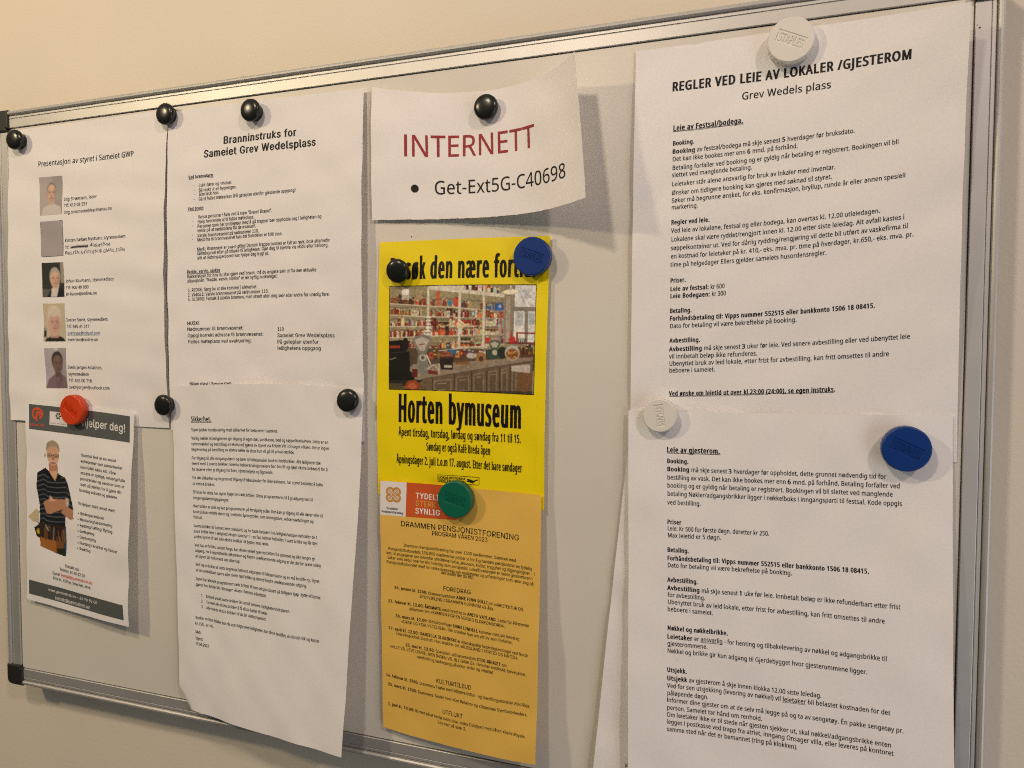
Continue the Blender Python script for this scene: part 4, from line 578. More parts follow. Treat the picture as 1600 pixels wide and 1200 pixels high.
 'n': (439, [[122, 243, 122, 0, 56, 0, 56, 407, 120, 407, 120, 308, 110, 308, 133, 356, 163, 388, 201, 406, 244, 412, 283, 408, 316, 395, 344, 374, 365, 344, 379, 305, 383, 258, 383, 0, 317, 0, 317, 252, 311, 295, 293, 326, 264, 346, 225, 353, 197, 350, 172, 340, 152, 325, 135, 303, 125, 276]]),
 'o': (445, [[222, -9, 170, -2, 125, 18, 88, 49, 60, 91, 42, 142, 37, 201, 42, 261, 60, 312, 88, 354, 125, 386, 170, 406, 222, 412, 275, 406, 320, 386, 357, 354, 385, 312, 403, 261, 409, 201, 403, 142, 385, 91, 357, 49, 320, 18, 275, -2], [222, 50, 260, 55, 290, 71, 313, 95, 329, 126, 339, 162, 342, 201, 339, 240, 329, 277, 313, 308, 290, 333, 260, 348, 222, 354, 185, 348, 156, 333, 133, 308, 116, 277, 107, 241, 103, 201, 107, 162, 116, 126, 133, 95, 156, 71, 185, 55]]),
 'p': (455, [[56, -153, 56, 407, 120, 407, 120, 342, 127, 342, 147, 371, 184, 400, 211, 409, 246, 412, 294, 406, 336, 387, 370, 356, 397, 314, 413, 262, 419, 202, 413, 142, 397, 91, 371, 49, 336, 17, 294, -2, 246, -9, 212, -6, 185, 4, 148, 34, 127, 63, 122, 63, 122, -153], [236, 50, 271, 55, 300, 70, 322, 94, 339, 125, 349, 162, 352, 203, 349, 244, 339, 280, 323, 311, 300, 334, 271, 349, 236, 354, 201, 349, 173, 335, 150, 312, 134, 282, 124, 245, 121, 203, 124, 161, 134, 123, 151, 93, 173, 70, 202, 55]]),
 'r': (278, [[56, 0, 56, 407, 120, 407, 120, 344, 124, 344, 139, 372, 163, 394, 194, 408, 228, 413, 246, 412, 261, 412, 261, 346, 247, 348, 222, 349, 195, 346, 171, 337, 150, 323, 135, 304, 125, 281, 122, 254, 122, 0]]),
 's': (391, [[195, -9, 155, -6, 120, 4, 90, 19, 66, 41, 49, 68, 38, 101, 101, 114, 113, 85, 133, 65, 161, 53, 194, 49, 233, 53, 262, 67, 281, 87, 287, 110, 284, 130, 272, 146, 254, 158, 227, 166, 160, 182, 112, 199, 77, 223, 57, 255, 50, 294, 55, 327, 70, 356, 93, 379, 123, 397, 160, 409, 201, 412, 239, 409, 272, 399, 299, 384, 321, 364, 337, 339, 347, 311, 287, 297, 277, 319, 260, 339, 235, 352, 201, 357, 168, 352, 140, 340, 122, 321, 116, 297, 121, 277, 133, 261, 154, 249, 184, 239, 246, 224, 294, 208, 328, 184, 349, 153, 355, 114, 350, 80, 335, 51, 311, 26, 279, 7, 240, -5]]),
 't': (244, [[219, 407, 219, 351, 7, 351, 7, 407], [70, 505, 135, 505, 135, 105, 138, 82, 146, 66, 161, 57, 183, 53, 199, 55, 216, 57, 228, 2, 206, -3, 181, -4, 134, 2, 99, 23, 77, 56, 70, 100]]),
 'u': (440, [[196, -5, 157, -1, 123, 12, 95, 33, 74, 63, 61, 102, 56, 149, 56, 407, 122, 407, 122, 155, 128, 112, 147, 80, 176, 60, 215, 54, 242, 57, 267, 66, 288, 82, 304, 104, 314, 131, 317, 164, 317, 407, 383, 407, 383, 0, 320, 0, 320, 99, 330, 99, 307, 50, 276, 18, 238, 0]]),
 'v': (417, [[174, 0, 19, 407, 90, 407, 177, 166, 200, 93, 220, 22, 197, 22, 218, 93, 240, 166, 327, 407, 398, 407, 243, 0]]),
 'w': (608, [[148, 0, 24, 407, 93, 407, 143, 229, 165, 146, 188, 44, 177, 44, 199, 144, 221, 229, 270, 407, 339, 407, 388, 229, 409, 146, 431, 44, 420, 44, 443, 145, 465, 229, 515, 407, 584, 407, 461, 0, 395, 0, 342, 184, 327, 241, 312, 301, 297, 362, 312, 362, 297, 301, 282, 241, 266, 184, 213, 0]]),
 'y': (417, [[51, -149, 66, -92, 77, -94, 111, -95, 126, -90, 140, -79, 151, -62, 161, -38, 174, -1, 19, 407, 90, 407, 177, 166, 200, 93, 220, 22, 197, 22, 217, 93, 240, 166, 327, 407, 398, 407, 219, -62, 189, -115, 171, -133, 149, -146, 125, -153, 98, -156, 69, -153]]),
 '«': (432, [[181, 53, 35, 224, 181, 396, 256, 396, 112, 224, 256, 53], [329, 53, 184, 224, 329, 396, 404, 396, 261, 224, 404, 53]]),
 '»': (432, [[28, 53, 171, 224, 28, 396, 103, 396, 248, 224, 103, 53], [176, 53, 319, 224, 176, 396, 251, 396, 397, 224, 251, 53]]),
 'Å': (514, [[18, 0, 216, 546, 296, 546, 497, 0, 424, 0, 308, 324, 283, 399, 249, 513, 263, 513, 228, 398, 204, 324, 91, 0], [118, 152, 118, 213, 397, 213, 397, 152], [257, 566, 232, 569, 209, 578, 190, 593, 174, 611, 165, 633, 161, 657, 165, 681, 174, 703, 190, 721, 209, 736, 232, 745, 257, 748, 282, 745, 305, 736, 324, 721, 340, 703, 349, 681, 353, 657, 349, 633, 340, 611, 324, 593, 305, 578, 282, 569], [257, 612, 275, 615, 289, 625, 299, 640, 302, 657, 299, 674, 289, 689, 275, 699, 257, 702, 240, 699, 225, 689, 215, 674, 212, 657, 215, 640, 225, 625, 240, 615]]),
 'Ø': (572, [[286, -7, 220, 1, 161, 27, 112, 68, 75, 124, 51, 192, 43, 272, 51, 353, 75, 422, 112, 477, 161, 519, 220, 544, 286, 553, 353, 544, 411, 519, 460, 477, 497, 422, 521, 353, 529, 272, 521, 192, 497, 124, 460, 68, 411, 27, 353, 1], [286, 57, 333, 63, 375, 81, 410, 112, 438, 155, 456, 208, 461, 272, 456, 337, 438, 391, 410, 434, 375, 464, 333, 483, 286, 489, 240, 483, 198, 464, 162, 433, 134, 391, 117, 337, 111, 272, 117, 208, 134, 155, 162, 112, 198, 82, 240, 63], [116, -17, 68, 16, 457, 563, 504, 529]]),
 'å': (417, [[171, -9, 135, -6, 101, 5, 73, 23, 51, 48, 37, 79, 33, 116, 36, 148, 46, 173, 62, 192, 83, 207, 134, 226, 191, 236, 251, 243, 285, 252, 293, 260, 296, 273, 296, 275, 293, 299, 286, 318, 274, 334, 257, 345, 236, 352, 210, 355, 183, 353, 160, 346, 126, 323, 107, 294, 44, 312, 61, 346, 84, 371, 112, 390, 143, 403, 175, 410, 208, 412, 256, 407, 306, 386, 328, 368, 346, 343, 357, 311, 361, 270, 361, 0, 297, 0, 297, 56, 292, 56, 270, 26, 231, 1, 204, -7], [183, 49, 216, 52, 244, 63, 266, 79, 283, 100, 292, 123, 296, 148, 296, 204, 278, 195, 248, 189, 215, 184, 188, 180, 144, 170, 125, 161, 111, 149, 102, 133, 99, 112, 101, 93, 109, 77, 122, 65, 139, 56], [203, 434, 178, 437, 155, 446, 135, 461, 120, 479, 111, 501, 107, 525, 111, 549, 120, 571, 135, 589, 155, 604, 178, 613, 203, 616, 228, 613, 251, 604, 270, 589, 285, 571, 295, 549, 298, 525, 295, 501, 285, 479, 270, 461, 251, 446, 228, 437], [203, 480, 220, 483, 235, 493, 245, 508, 249, 525, 245, 542, 235, 557, 220, 567, 203, 570, 186, 567, 171, 557, 161, 542, 158, 525, 161, 508, 171, 493, 186, 483]]),
 'æ': (684, [[173, -9, 135, -5, 101, 6, 73, 24, 51, 48, 37, 79, 33, 116, 36, 147, 48, 173, 66, 194, 89, 211, 145, 231, 207, 237, 611, 237, 580, 215, 581, 252, 573, 286, 557, 314, 535, 336, 506, 350, 472, 354, 438, 350, 408, 336, 385, 315, 368, 289, 357, 259, 353, 226, 353, 190, 357, 149, 369, 114, 388, 86, 412, 66, 443, 54, 477, 49, 522, 57, 557, 78, 579, 113, 642, 99, 630, 69, 610, 42, 585, 21, 554, 5, 518, -5, 477, -9, 435, -5, 398, 6, 366, 24, 340, 48, 321, 77, 309, 110, 319, 312, 335, 341, 354, 365, 378, 385, 406, 400, 437, 409, 472, 412, 505, 410, 537, 401, 567, 387, 594, 366, 617, 338, 634, 302, 645, 259, 649, 208, 649, 182, 208, 182, 153, 174, 131, 165, 114, 151, 102, 134, 99, 113, 104, 85, 122, 65, 149, 53, 183, 49, 216, 53, 244, 63, 266, 79, 282, 100, 292, 123, 295, 148, 295, 275, 292, 298, 285, 318, 274, 334, 257, 345, 236, 352, 210, 355, 183, 353, 160, 346, 126, 323, 107, 294, 44, 312, 61, 346, 84, 371, 112, 390, 143, 403, 175, 410, 208, 412, 263, 405, 289, 394, 314, 377, 334, 352, 347, 317, 335, 75, 328, 75, 306, 42, 271, 16, 225, -3]]),
 'ø': (445, [[222, -9, 170, -2, 125, 18, 88, 49, 60, 91, 42, 142, 37, 201, 42, 261, 60, 312, 88, 354, 125, 386, 170, 406, 222, 412, 275, 406, 320, 386, 357, 354, 385, 312, 403, 261, 409, 201, 403, 142, 385, 91, 357, 49, 320, 18, 275, -2], [222, 50, 260, 55, 290, 71, 313, 95, 329, 126, 339, 162, 342, 201, 339, 240, 329, 277, 313, 308, 290, 333, 260, 348, 222, 354, 185, 348, 156, 333, 133, 308, 116, 277, 107, 241, 103, 201, 107, 162, 116, 126, 133, 95, 156, 71, 185, 55], [68, -16, 29, 16, 377, 423, 416, 390]]),
 '“': (322, [[55, 341, 112, 546, 162, 546, 130, 341], [187, 341, 244, 546, 294, 546, 262, 341]]),
 '”': (322, [[55, 341, 88, 546, 162, 546, 105, 341], [187, 341, 220, 546, 294, 546, 238, 341]]),
 '•': (417, [[208, 99, 178, 103, 149, 115, 125, 133, 107, 157, 95, 186, 91, 216, 95, 247, 107, 276, 125, 299, 149, 318, 178, 330, 208, 334, 239, 330, 267, 318, 291, 299, 310, 276, 322, 247, 326, 216, 322, 186, 310, 157, 291, 133, 267, 115, 239, 103]]),
}

# board coordinates: u right along the board, v up from its lower edge, n out of the board (all millimetres)
Z0 = 1200.0          # height of the board's lower edge above the floor


def W(P):
    P = np.asarray(P, float)
    return np.stack([P[..., 0], -P[..., 2], P[..., 1] + Z0], -1) / 1000.0


sc = bpy.context.scene
C = sc.collection
# ---------------------------------------------------------------- camera, light, exposure
R = np.array(CAM['R']); M = np.array([[1, 0, 0], [0, 0, -1], [0, 1, 0.]])
right, up, back = M @ R[0], -(M @ R[1]), -(M @ R[2])
mw = Matrix.Identity(4)
for i in range(3):
    mw[i][0], mw[i][1], mw[i][2] = right[i], up[i], back[i]
cpos = W(np.array(CAM['C']) * 1000)
for i in range(3):
    mw[i][3] = cpos[i]
cd = bpy.data.cameras.new('camera')
cam = bpy.data.objects.new('camera', cd); C.objects.link(cam); cam.matrix_world = mw
cd.sensor_width = 36; cd.lens = 36 * CAM['f'] / 1600; cd.clip_start = .02; cd.clip_end = 50
cd.dof.use_dof = True; cd.dof.focus_distance = .60; cd.dof.aperture_fstop = cd.lens / .7
sc.camera = cam
sc.view_settings.view_transform = 'Standard'; sc.view_settings.look = 'None'
sc.cycles.pixel_filter_type = 'BLACKMAN_HARRIS'; sc.cycles.filter_width = 1.1
sc.cycles.use_denoising = False; sc.cycles.use_adaptive_sampling = False; sc.cycles.max_bounces = 5; sc.cycles.caustics_reflective = False
sc.view_settings.exposure = 0; sc.view_settings.gamma = 1

w = bpy.data.worlds.new('World'); sc.world = w; w.use_nodes = True
nt = w.node_tree; bg = nt.nodes['Background']
tc = nt.nodes.new('ShaderNodeTexCoord'); sp = nt.nodes.new('ShaderNodeSeparateXYZ')
mr = nt.nodes.new('ShaderNodeMapRange'); mr.inputs[1].default_value = -1; mr.inputs[2].default_value = 1
cr = nt.nodes.new('ShaderNodeValToRGB')
cr.color_ramp.elements[0].color = (.12, .11, .10, 1); cr.color_ramp.elements[0].position = .25
cr.color_ramp.elements[1].color = (2.4, 2.2, 1.9, 1); cr.color_ramp.elements[1].position = 1.0
nt.links.new(tc.outputs['Generated'], sp.inputs[0]); nt.links.new(sp.outputs[2], mr.inputs[0])
nt.links.new(mr.outputs[0], cr.inputs[0]); nt.links.new(cr.outputs[0], bg.inputs[0])
e_ = cr.color_ramp.elements.new(.55); e_.color = (.42, .38, .34, 1)
bg.inputs[1].default_value = .145


def lamp(name, uvn, power, col, rad):
    l = bpy.data.lights.new(name, 'POINT'); l.energy = power; l.color = col; l.shadow_soft_size = rad
    o = bpy.data.objects.new(name, l); C.objects.link(o); o.location = W(uvn)


lamp('ceiling_spot', (-450, 1000, 960), 23, (1, .80, .50), .050)
lamp('ceiling_spot', (390, 1080, 860), 15, (1, .81, .62), .045)
lamp('ceiling_spot', (1620, 1350, 1130), 28, (1, .76, .65), .055)
al = bpy.data.lights.new('side_fill_light', 'AREA'); al.shape = 'RECTANGLE'; al.size = .7; al.size_y = 1.3; al.energy = 5.5; al.color = (.93, .96, 1)  # added soft fill from an unseen source, cools the lower right
ao = bpy.data.objects.new('side_fill_light', al); C.objects.link(ao); ao.location = W((1900, -150, 950)); ao.rotation_euler = (Vector(W((900, 200, 0))) - ao.location).to_track_quat('-Z', 'Y').to_euler()


# ---------------------------------------------------------------- materials
def lin(c):
    return tuple(((x / 12.92) if x <= .04045 else ((x + .055) / 1.055) ** 2.4) for x in c[:3]) + (1,)


def mat(name, col, rough=.6, metal=0., noise=0., nscale=60., bump=0., bscale=400., spec=.5, attr=False, coat=0., stretch=None):
    m = bpy.data.materials.new(name); m.use_nodes = True
    n = m.node_tree.nodes; L = m.node_tree.links; b = n['Principled BSDF']
    b.inputs['Base Color'].default_value = col if len(col) == 4 else tuple(col) + (1,)
    b.inputs['Roughness'].default_value = rough; b.inputs['Metallic'].default_value = metal
    b.inputs['Specular IOR Level'].default_value = spec; b.inputs['Coat Weight'].default_value = coat
    t = n.new('ShaderNodeTexCoord'); src = t.outputs['Object']
    if stretch:
        mp = n.new('ShaderNodeMapping'); mp.inputs['Scale'].default_value = stretch
        L.new(src, mp.inputs[0]); src = mp.outputs[0]
    if attr:
        a = n.new('ShaderNodeAttribute'); a.attribute_name = 'Col'; L.new(a.outputs['Color'], b.inputs['Base Color'])
    if noise:
        x = n.new('ShaderNodeTexNoise'); x.inputs['Scale'].default_value = nscale; x.inputs['Detail'].default_value = 5
        L.new(src, x.inputs['Vector'])
        r = n.new('ShaderNodeMapRange'); r.inputs[1].default_value = .3; r.inputs[2].default_value = .7
        r.inputs[3].default_value = 1 - noise; r.inputs[4].default_value = 1 + noise
        L.new(x.outputs['Fac'], r.inputs[0])
        mx = n.new('ShaderNodeVectorMath'); mx.operation = 'SCALE'
        if attr:
            L.new(a.outputs['Color'], mx.inputs[0])
        else:
            mx.inputs[0].default_value = b.inputs['Base Color'].default_value[:3]
        L.new(r.outputs[0], mx.inputs['Scale']); L.new(mx.outputs[0], b.inputs['Base Color'])
    if bump:
        x = n.new('ShaderNodeTexNoise'); x.inputs['Scale'].default_value = bscale; x.inputs['Detail'].default_value = 3
        L.new(src, x.inputs['Vector'])
        bp = n.new('ShaderNodeBump'); bp.inputs['Strength'].default_value = 1; bp.inputs['Distance'].default_value = bump
        L.new(x.outputs['Fac'], bp.inputs['Height']); L.new(bp.outputs[0], b.inputs['Normal'])
    return m


PAPER = mat('white_paper', (.88, .86, .86), .8, noise=.035, nscale=650, bump=.00008, bscale=1000, spec=.25)
YELLOW = mat('yellow_coated_paper', lin((.97, .88, .0)), .5, noise=.02, nscale=500, spec=.4)
TAN = mat('tan_paper', lin((.92, .75, .36)), .8, noise=.03, nscale=700, bump=.00006, bscale=1100, spec=.25)
PRINT = mat('colour_print', (.5, .5, .5), .5, attr=True, spec=.35, noise=.04, nscale=1500)
INKS = {k: mat('print_' + k, lin(c), r, spec=.3) for k, c, r in [
    ('ink', (.07, .06, .06), .6), ('pen', (.20, .19, .22), .5), ('link', (.36, .44, .62), .6), ('white', (.93, .92, .90), .6),
    ('orange', (.86, .34, .20), .6), ('grey', (.55, .55, .52), .6), ('red', (.60, .12, .17), .5), ('heavy', (.10, .08, .05), .4),
    ('cond', (.16, .12, .04), .4), ('gold', (.86, .62, .30), .5), ('band', (.36, .375, .375), .5), ('obox', (.82, .36, .16), .5),
    ('owhite', (.92, .90, .90), .5), ('flower', (.80, .58, .30), .5)]}
ENAMEL = mat('whiteboard_enamel', (.73, .70, .63), .42, noise=.045, nscale=7, bump=.00004, bscale=300, spec=.4)
ALU = mat('anodised_aluminium', (.60, .595, .58), .50, metal=.62, noise=.04, nscale=30)
SHADOWGAP = mat('dark_gap_shade', (.09, .08, .07), .7)
CAP = mat('black_plastic_cap', (.022, .022, .022), .45, bump=.00005, bscale=900)
BLACK = mat('black_gloss_plastic', (.012, .014, .012), .25, noise=.2, nscale=200, spec=.45)
WALLM = mat('painted_wall', (.80, .73, .61), .7, noise=.03, nscale=6, bump=.00025, bscale=300, spec=.2)


# ---------------------------------------------------------------- object helpers
def link(name, me, m, parent=None, smooth=False):
    o = bpy.data.objects.new(name, me); C.objects.link(o)
    if m is not None and not me.materials:
        me.materials.append(m)
    if parent is not None:
        o.parent = parent
        o.location = (0, 0, 0)
        o.matrix_parent_inverse = parent.matrix_world.inverted()
    if smooth:
        me.polygons.foreach_set('use_smooth', [True] * len(me.polygons))
    return o


def tag(o, label, cat, group=None):
    o['label'] = label; o['category'] = cat
    if group:
        o['group'] = group
    return o


def from_arrays(name, V, F):
    me = bpy.data.meshes.new(name); me.from_pydata([tuple(v) for v in V], [], F); me.update(); return me


# ---------------------------------------------------------------- curved sheets
def lag(n, x):
    X = np.linspace(0, 1, n); o = []
    for i in range(n):
        v = np.ones_like(x)
        for j in range(n):
            if j != i:
                v = v * (x - X[j]) / (X[i] - X[j])
        o.append(v)
    return np.stack(o, -1)


EXTRA = {}


def surf0(k, s, t):
    N = np.array(SHEETS[k][2]); s = np.asarray(s, float); t = np.asarray(t, float)
    P = np.einsum('...r,...c,rcx->...x', lag(N.shape[0], t), lag(N.shape[1], s), N)
    w_, h_ = SHEETS[k][:2]; rn = random.Random(ord(k)); P = P.copy()
    for _ in range(6):
        wl = rn.uniform(26, 75); an = rn.uniform(0, math.pi); ph = rn.uniform(0, 6.28)
        P[..., 2] += .0036 * wl * np.sin((s * w_ * math.cos(an) + t * h_ * math.sin(an)) * 6.283 / wl + ph)
    if k in EXTRA:
        P += EXTRA[k](s, t)
    return P


def surf(k, s, t, off=0.):
    P = surf0(k, s, t)
    if off:
        e = 1e-3
        a = surf0(k, s + e, t) - P; b = surf0(k, s, t + e) - P
        n = np.cross(b, a); n /= np.linalg.norm(n, axis=-1, keepdims=True)
        P = P + n * off
    return W(P)


def bend_D(s, t):      # lower left corner of the sheet is creased back towards the board
    d = np.clip((.085 - (s + (1 - t) * 1.4)) / .085, 0, 1); z = np.zeros(np.broadcast(s, t).shape + (3,))
    z[..., 2] = -9 * d + .8 * np.sin(s * 7 + t * 5) + .4 * np.sin(s * 3 - t * 13); z[..., 0] = 3.0 * d
    return z


def bump_n(f):
    def g(s, t):
        z = np.zeros(np.broadcast(s, t).shape + (3,)); z[..., 2] = f(s, t); return z
    return g


def ridge(x, w):
    return np.exp(-(x / w) ** 2)


EXTRA['D'] = bend_D
EXTRA['Y'] = bump_n(lambda s, t: .25 * ridge((t - (.73 + (s - .79) * -.62)) * 210, 1.5) * np.clip((s - .5) * 8, 0, 1) * np.clip((.93 - s) * 8, 0, 1)
                    + .35 * ridge((s - .965 + (t - .5) * .02) * 148, 1.3))
EXTRA['I'] = bump_n(lambda s, t: .5 * np.sin(s * 9 + 1) * np.sin(t * 4) + .3 * np.sin(s * 17))
EXTRA['G'] = bump_n(lambda s, t: .8 * np.sin(s * 5 + t * 4) + .35 * np.sin(t * 11 + s * 3))
EXTRA['F'] = bump_n(lambda s, t: .8 * np.sin(s * 6 + t * 3) * t + .3 * np.sin(t * 9 - s * 4))
EXTRA['A'] = bump_n(lambda s, t: .4 * np.sin(s * 7 - t * 5))
EXTRA['B'] = bump_n(lambda s, t: .4 * np.sin(s * 5 + t * 7))
EXTRA['O'] = bump_n(lambda s, t: .4 * np.sin(s * 5 + t * 6) + .3 * np.sin(t * 13 - s * 6))
EXTRA['E'] = bump_n(lambda s, t: .5 * np.sin(s * 6 + t * 4))


def grid(k, s0, s1, t0, t1, ns, nt_, off, jag=0):
    s, t = np.meshgrid(np.linspace(s0, s1, ns + 1), np.linspace(t0, t1, nt_ + 1))
    if jag:
        rnd = random.Random(4); t = t.copy(); t[-1] += [rnd.uniform(-jag, jag) for _ in range(ns + 1)]
    P = surf(k, s, t, off).reshape(-1, 3); a = ns + 1
    F = [(r * a + c, (r + 1) * a + c, (r + 1) * a + c + 1, r * a + c + 1) for r in range(nt_) for c in range(ns)]
    return P, F


def local(P, o):
    return P - np.array(o.location)


def sheet(k, name, m, label, cat, step=3., jag=0):
    w_, h_ = SHEETS[k][:2]
    P, F = grid(k, 0, 1, 0, 1, int(w_ / step), int(h_ / step), 0, jag)
    base = surf(k, np.array(.5), np.array(1.))
    ns, nt_ = int(w_ / step), int(h_ / step); a = ns + 1; n = len(P)
    Q, _ = grid(k, 0, 1, 0, 1, ns, nt_, -.1, jag)
    rim = [c for c in range(ns)] + [r * a + ns for r in range(nt_)] + [nt_ * a + c for c in range(ns, 0, -1)] + [r * a for r in range(nt_, 0, -1)]
    V = np.concatenate([P, Q, P[rim], Q[rim]]); L = len(rim)
    G = list(F) + [tuple(i + n for i in f[::-1]) for f in F] + [(2 * n + i, 2 * n + (i + 1) % L, 2 * n + L + (i + 1) % L, 2 * n + L + i) for i in range(L)]
    me = from_arrays(name, V - base, G)
    o = link(name, me, m, smooth=True); o.location = base
    bpy.context.view_layer.update()
    return tag(o, label, cat)


def part(sh, name, V, F, m):
    me = from_arrays(name, V - np.array(sh.location), F)
    o = bpy.data.objects.new(name, me); C.objects.link(o); me.materials.append(m); o.parent = sh
    return o


def quad_grid(k, q, n, m_, off):
    a, b, c, d = [np.array(x) for x in q]
    x, y = np.meshgrid(np.linspace(0, 1, n + 1), np.linspace(0, 1, m_ + 1)); x = x[..., None]; y = y[..., None]
    st = (a * (1 - x) + b * x) * (1 - y) + (d * (1 - x) + c * x) * y
    P = surf(k, st[..., 0], st[..., 1], off).reshape(-1, 3); w1 = n + 1
    F = [(r * w1 + i, (r + 1) * w1 + i, (r + 1) * w1 + i + 1, r * w1 + i + 1) for r in range(m_) for i in range(n)]
    return P, F


# ---------------------------------------------------------------- lettering
GL = {}

def area(p):
    return .5 * float(np.sum(p[:, 0] * np.roll(p[:, 1], -1) - np.roll(p[:, 0], -1) * p[:, 1]))


def inside(p, q):
    x, y = p; c = False
    for i in range(len(q)):
        x1, y1 = q[i]; x2, y2 = q[i - 1]
        if (y1 > y) != (y2 > y) and x < (x2 - x1) * (y - y1) / (y2 - y1) + x1:
            c = not c
    return c


def glyph(face, ch, off):      # outline -> triangles, with a rim of width off round it for heavier type
    key = (face, ch, off)
    if key in GL:
        return GL[key]
    adv, pts = (200, [[62, 0, 62, 546, 136, 546, 136, 0]]) if (face == 'N' and ch == 'I') else GLYPHS[face][ch]; cons = [np.array(t, float).reshape(-1, 2) / 800 for t in pts]
    V = []; F = []; Z = []; n0 = 0
    if cons:
        sg = np.sign(area(max(cons, key=lambda c: abs(area(c))))); outer = [c for c in cons if area(c) * sg > 0]; holes = [c for c in cons if area(c) * sg <= 0]
        groups = [[o] for o in outer]
        for h in holes:
            best = [g for g in groups if inside(h[0], g[0])] or groups[:1]
            min(best, key=lambda g: abs(area(g[0]))).append(h)
        for g in groups:
            tri = tessellate_polygon([[Vector((x, y, 0)) for x, y in c] for c in g])
            V.append(np.concatenate(g)); Z.append(np.zeros(len(V[-1]))); F += [tuple(i + n0 for i in t) for t in tri]
            if max(off) > 0:
                i0 = n0
                for c in g:
                    n = len(c); e = np.roll(c, -1, 0) - c; e /= np.linalg.norm(e, axis=1, keepdims=True) + 1e-9
                    nr = np.stack([e[:, 1], -e[:, 0]], 1) * sg; m = nr + np.roll(nr, 1, 0); L2 = (m ** 2).sum(1, keepdims=True)
                    m = m * np.minimum(2 / np.maximum(L2, 1e-6), 1.15); V.append(c + m * np.array(off)); Z.append(np.full(len(c), -.02))
                    j0 = n0 + sum(len(x) for x in g) + (i0 - n0)
                    for i in range(n):
                        k = (i + 1) % n; F.append((i0 + i, i0 + k, j0 + k, j0 + i))
                    i0 += n
                n0 += sum(len(x) for x in g)
            n0 += sum(len(x) for x in g)
    V = np.concatenate(V) if V else np.zeros((0, 2))
    GL[key] = (V, F, adv / 800 + off[0] * 1.8, np.concatenate(Z) if Z else np.zeros(0))
    return GL[key]


def layout(txt, face='N', off_reg=(.004, .004), off_bold=(.042, .013), spacing=0.0):
    V = []; F = []; ZZ = []; par = 0; x = 0; nv = 0; bold = False; und = None
    for ch in txt:
        if ch == '*':
            bold = not bold; continue
        if ch == '_':
            if und is None:
                und = x
            else:
                th = .07 if bold else .05
                V.append(np.array([[und, -.15], [x, -.15], [x, -.15 + th], [und, -.15 + th]])); F.append((nv, nv + 1, nv + 2, nv + 3)); nv += 4; ZZ.append(np.full(4, .07))
                und = None
            continue
        g, f, a, z_ = glyph(face, ch, off_bold if bold else off_reg)
        if len(g):
            par ^= 1; ZZ.append(z_ + .035 * par); V.append(g + [x, 0]); F += [tuple(i + nv for i in q) for q in f]; nv += len(g)
        x += a + spacing
    return np.concatenate(V), F, x, np.concatenate(ZZ)


def text_arrays(k, size, lines, jit=None, **kw):
    w_, h_ = SHEETS[k][:2]; VV = []; FF = []; nv = 0
    for txt, s0, t0, s1 in lines:
        V, F, L, ZL = layout(txt, **kw)
        if kw.get('off_bold', (0, 0))[0] > .06:
            V[:, 1] = np.where(V[:, 1] < 0, V[:, 1] * .62, V[:, 1])
        xx = V[:, 0] / L; yy = V[:, 1] * size / h_
        if jit:
            yy = yy * (1 + .12 * np.sin(V[:, 0] * 5)) + .12 * size / h_ * np.sin(V[:, 0] * 2.3 + 1)
            xx = xx + .10 * yy * np.sin(V[:, 0] * 3)
        s = s0 + (s1 - s0) * xx; t = t0 - yy
        P = surf(k, s, t, .26 if k == 'Y' else .16) + np.stack([ZL * 0, -ZL / 1000, ZL * 0], -1)
        VV.append(P); FF += [tuple(i + nv for i in q) for q in F]; nv += len(P)
    return np.concatenate(VV), FF


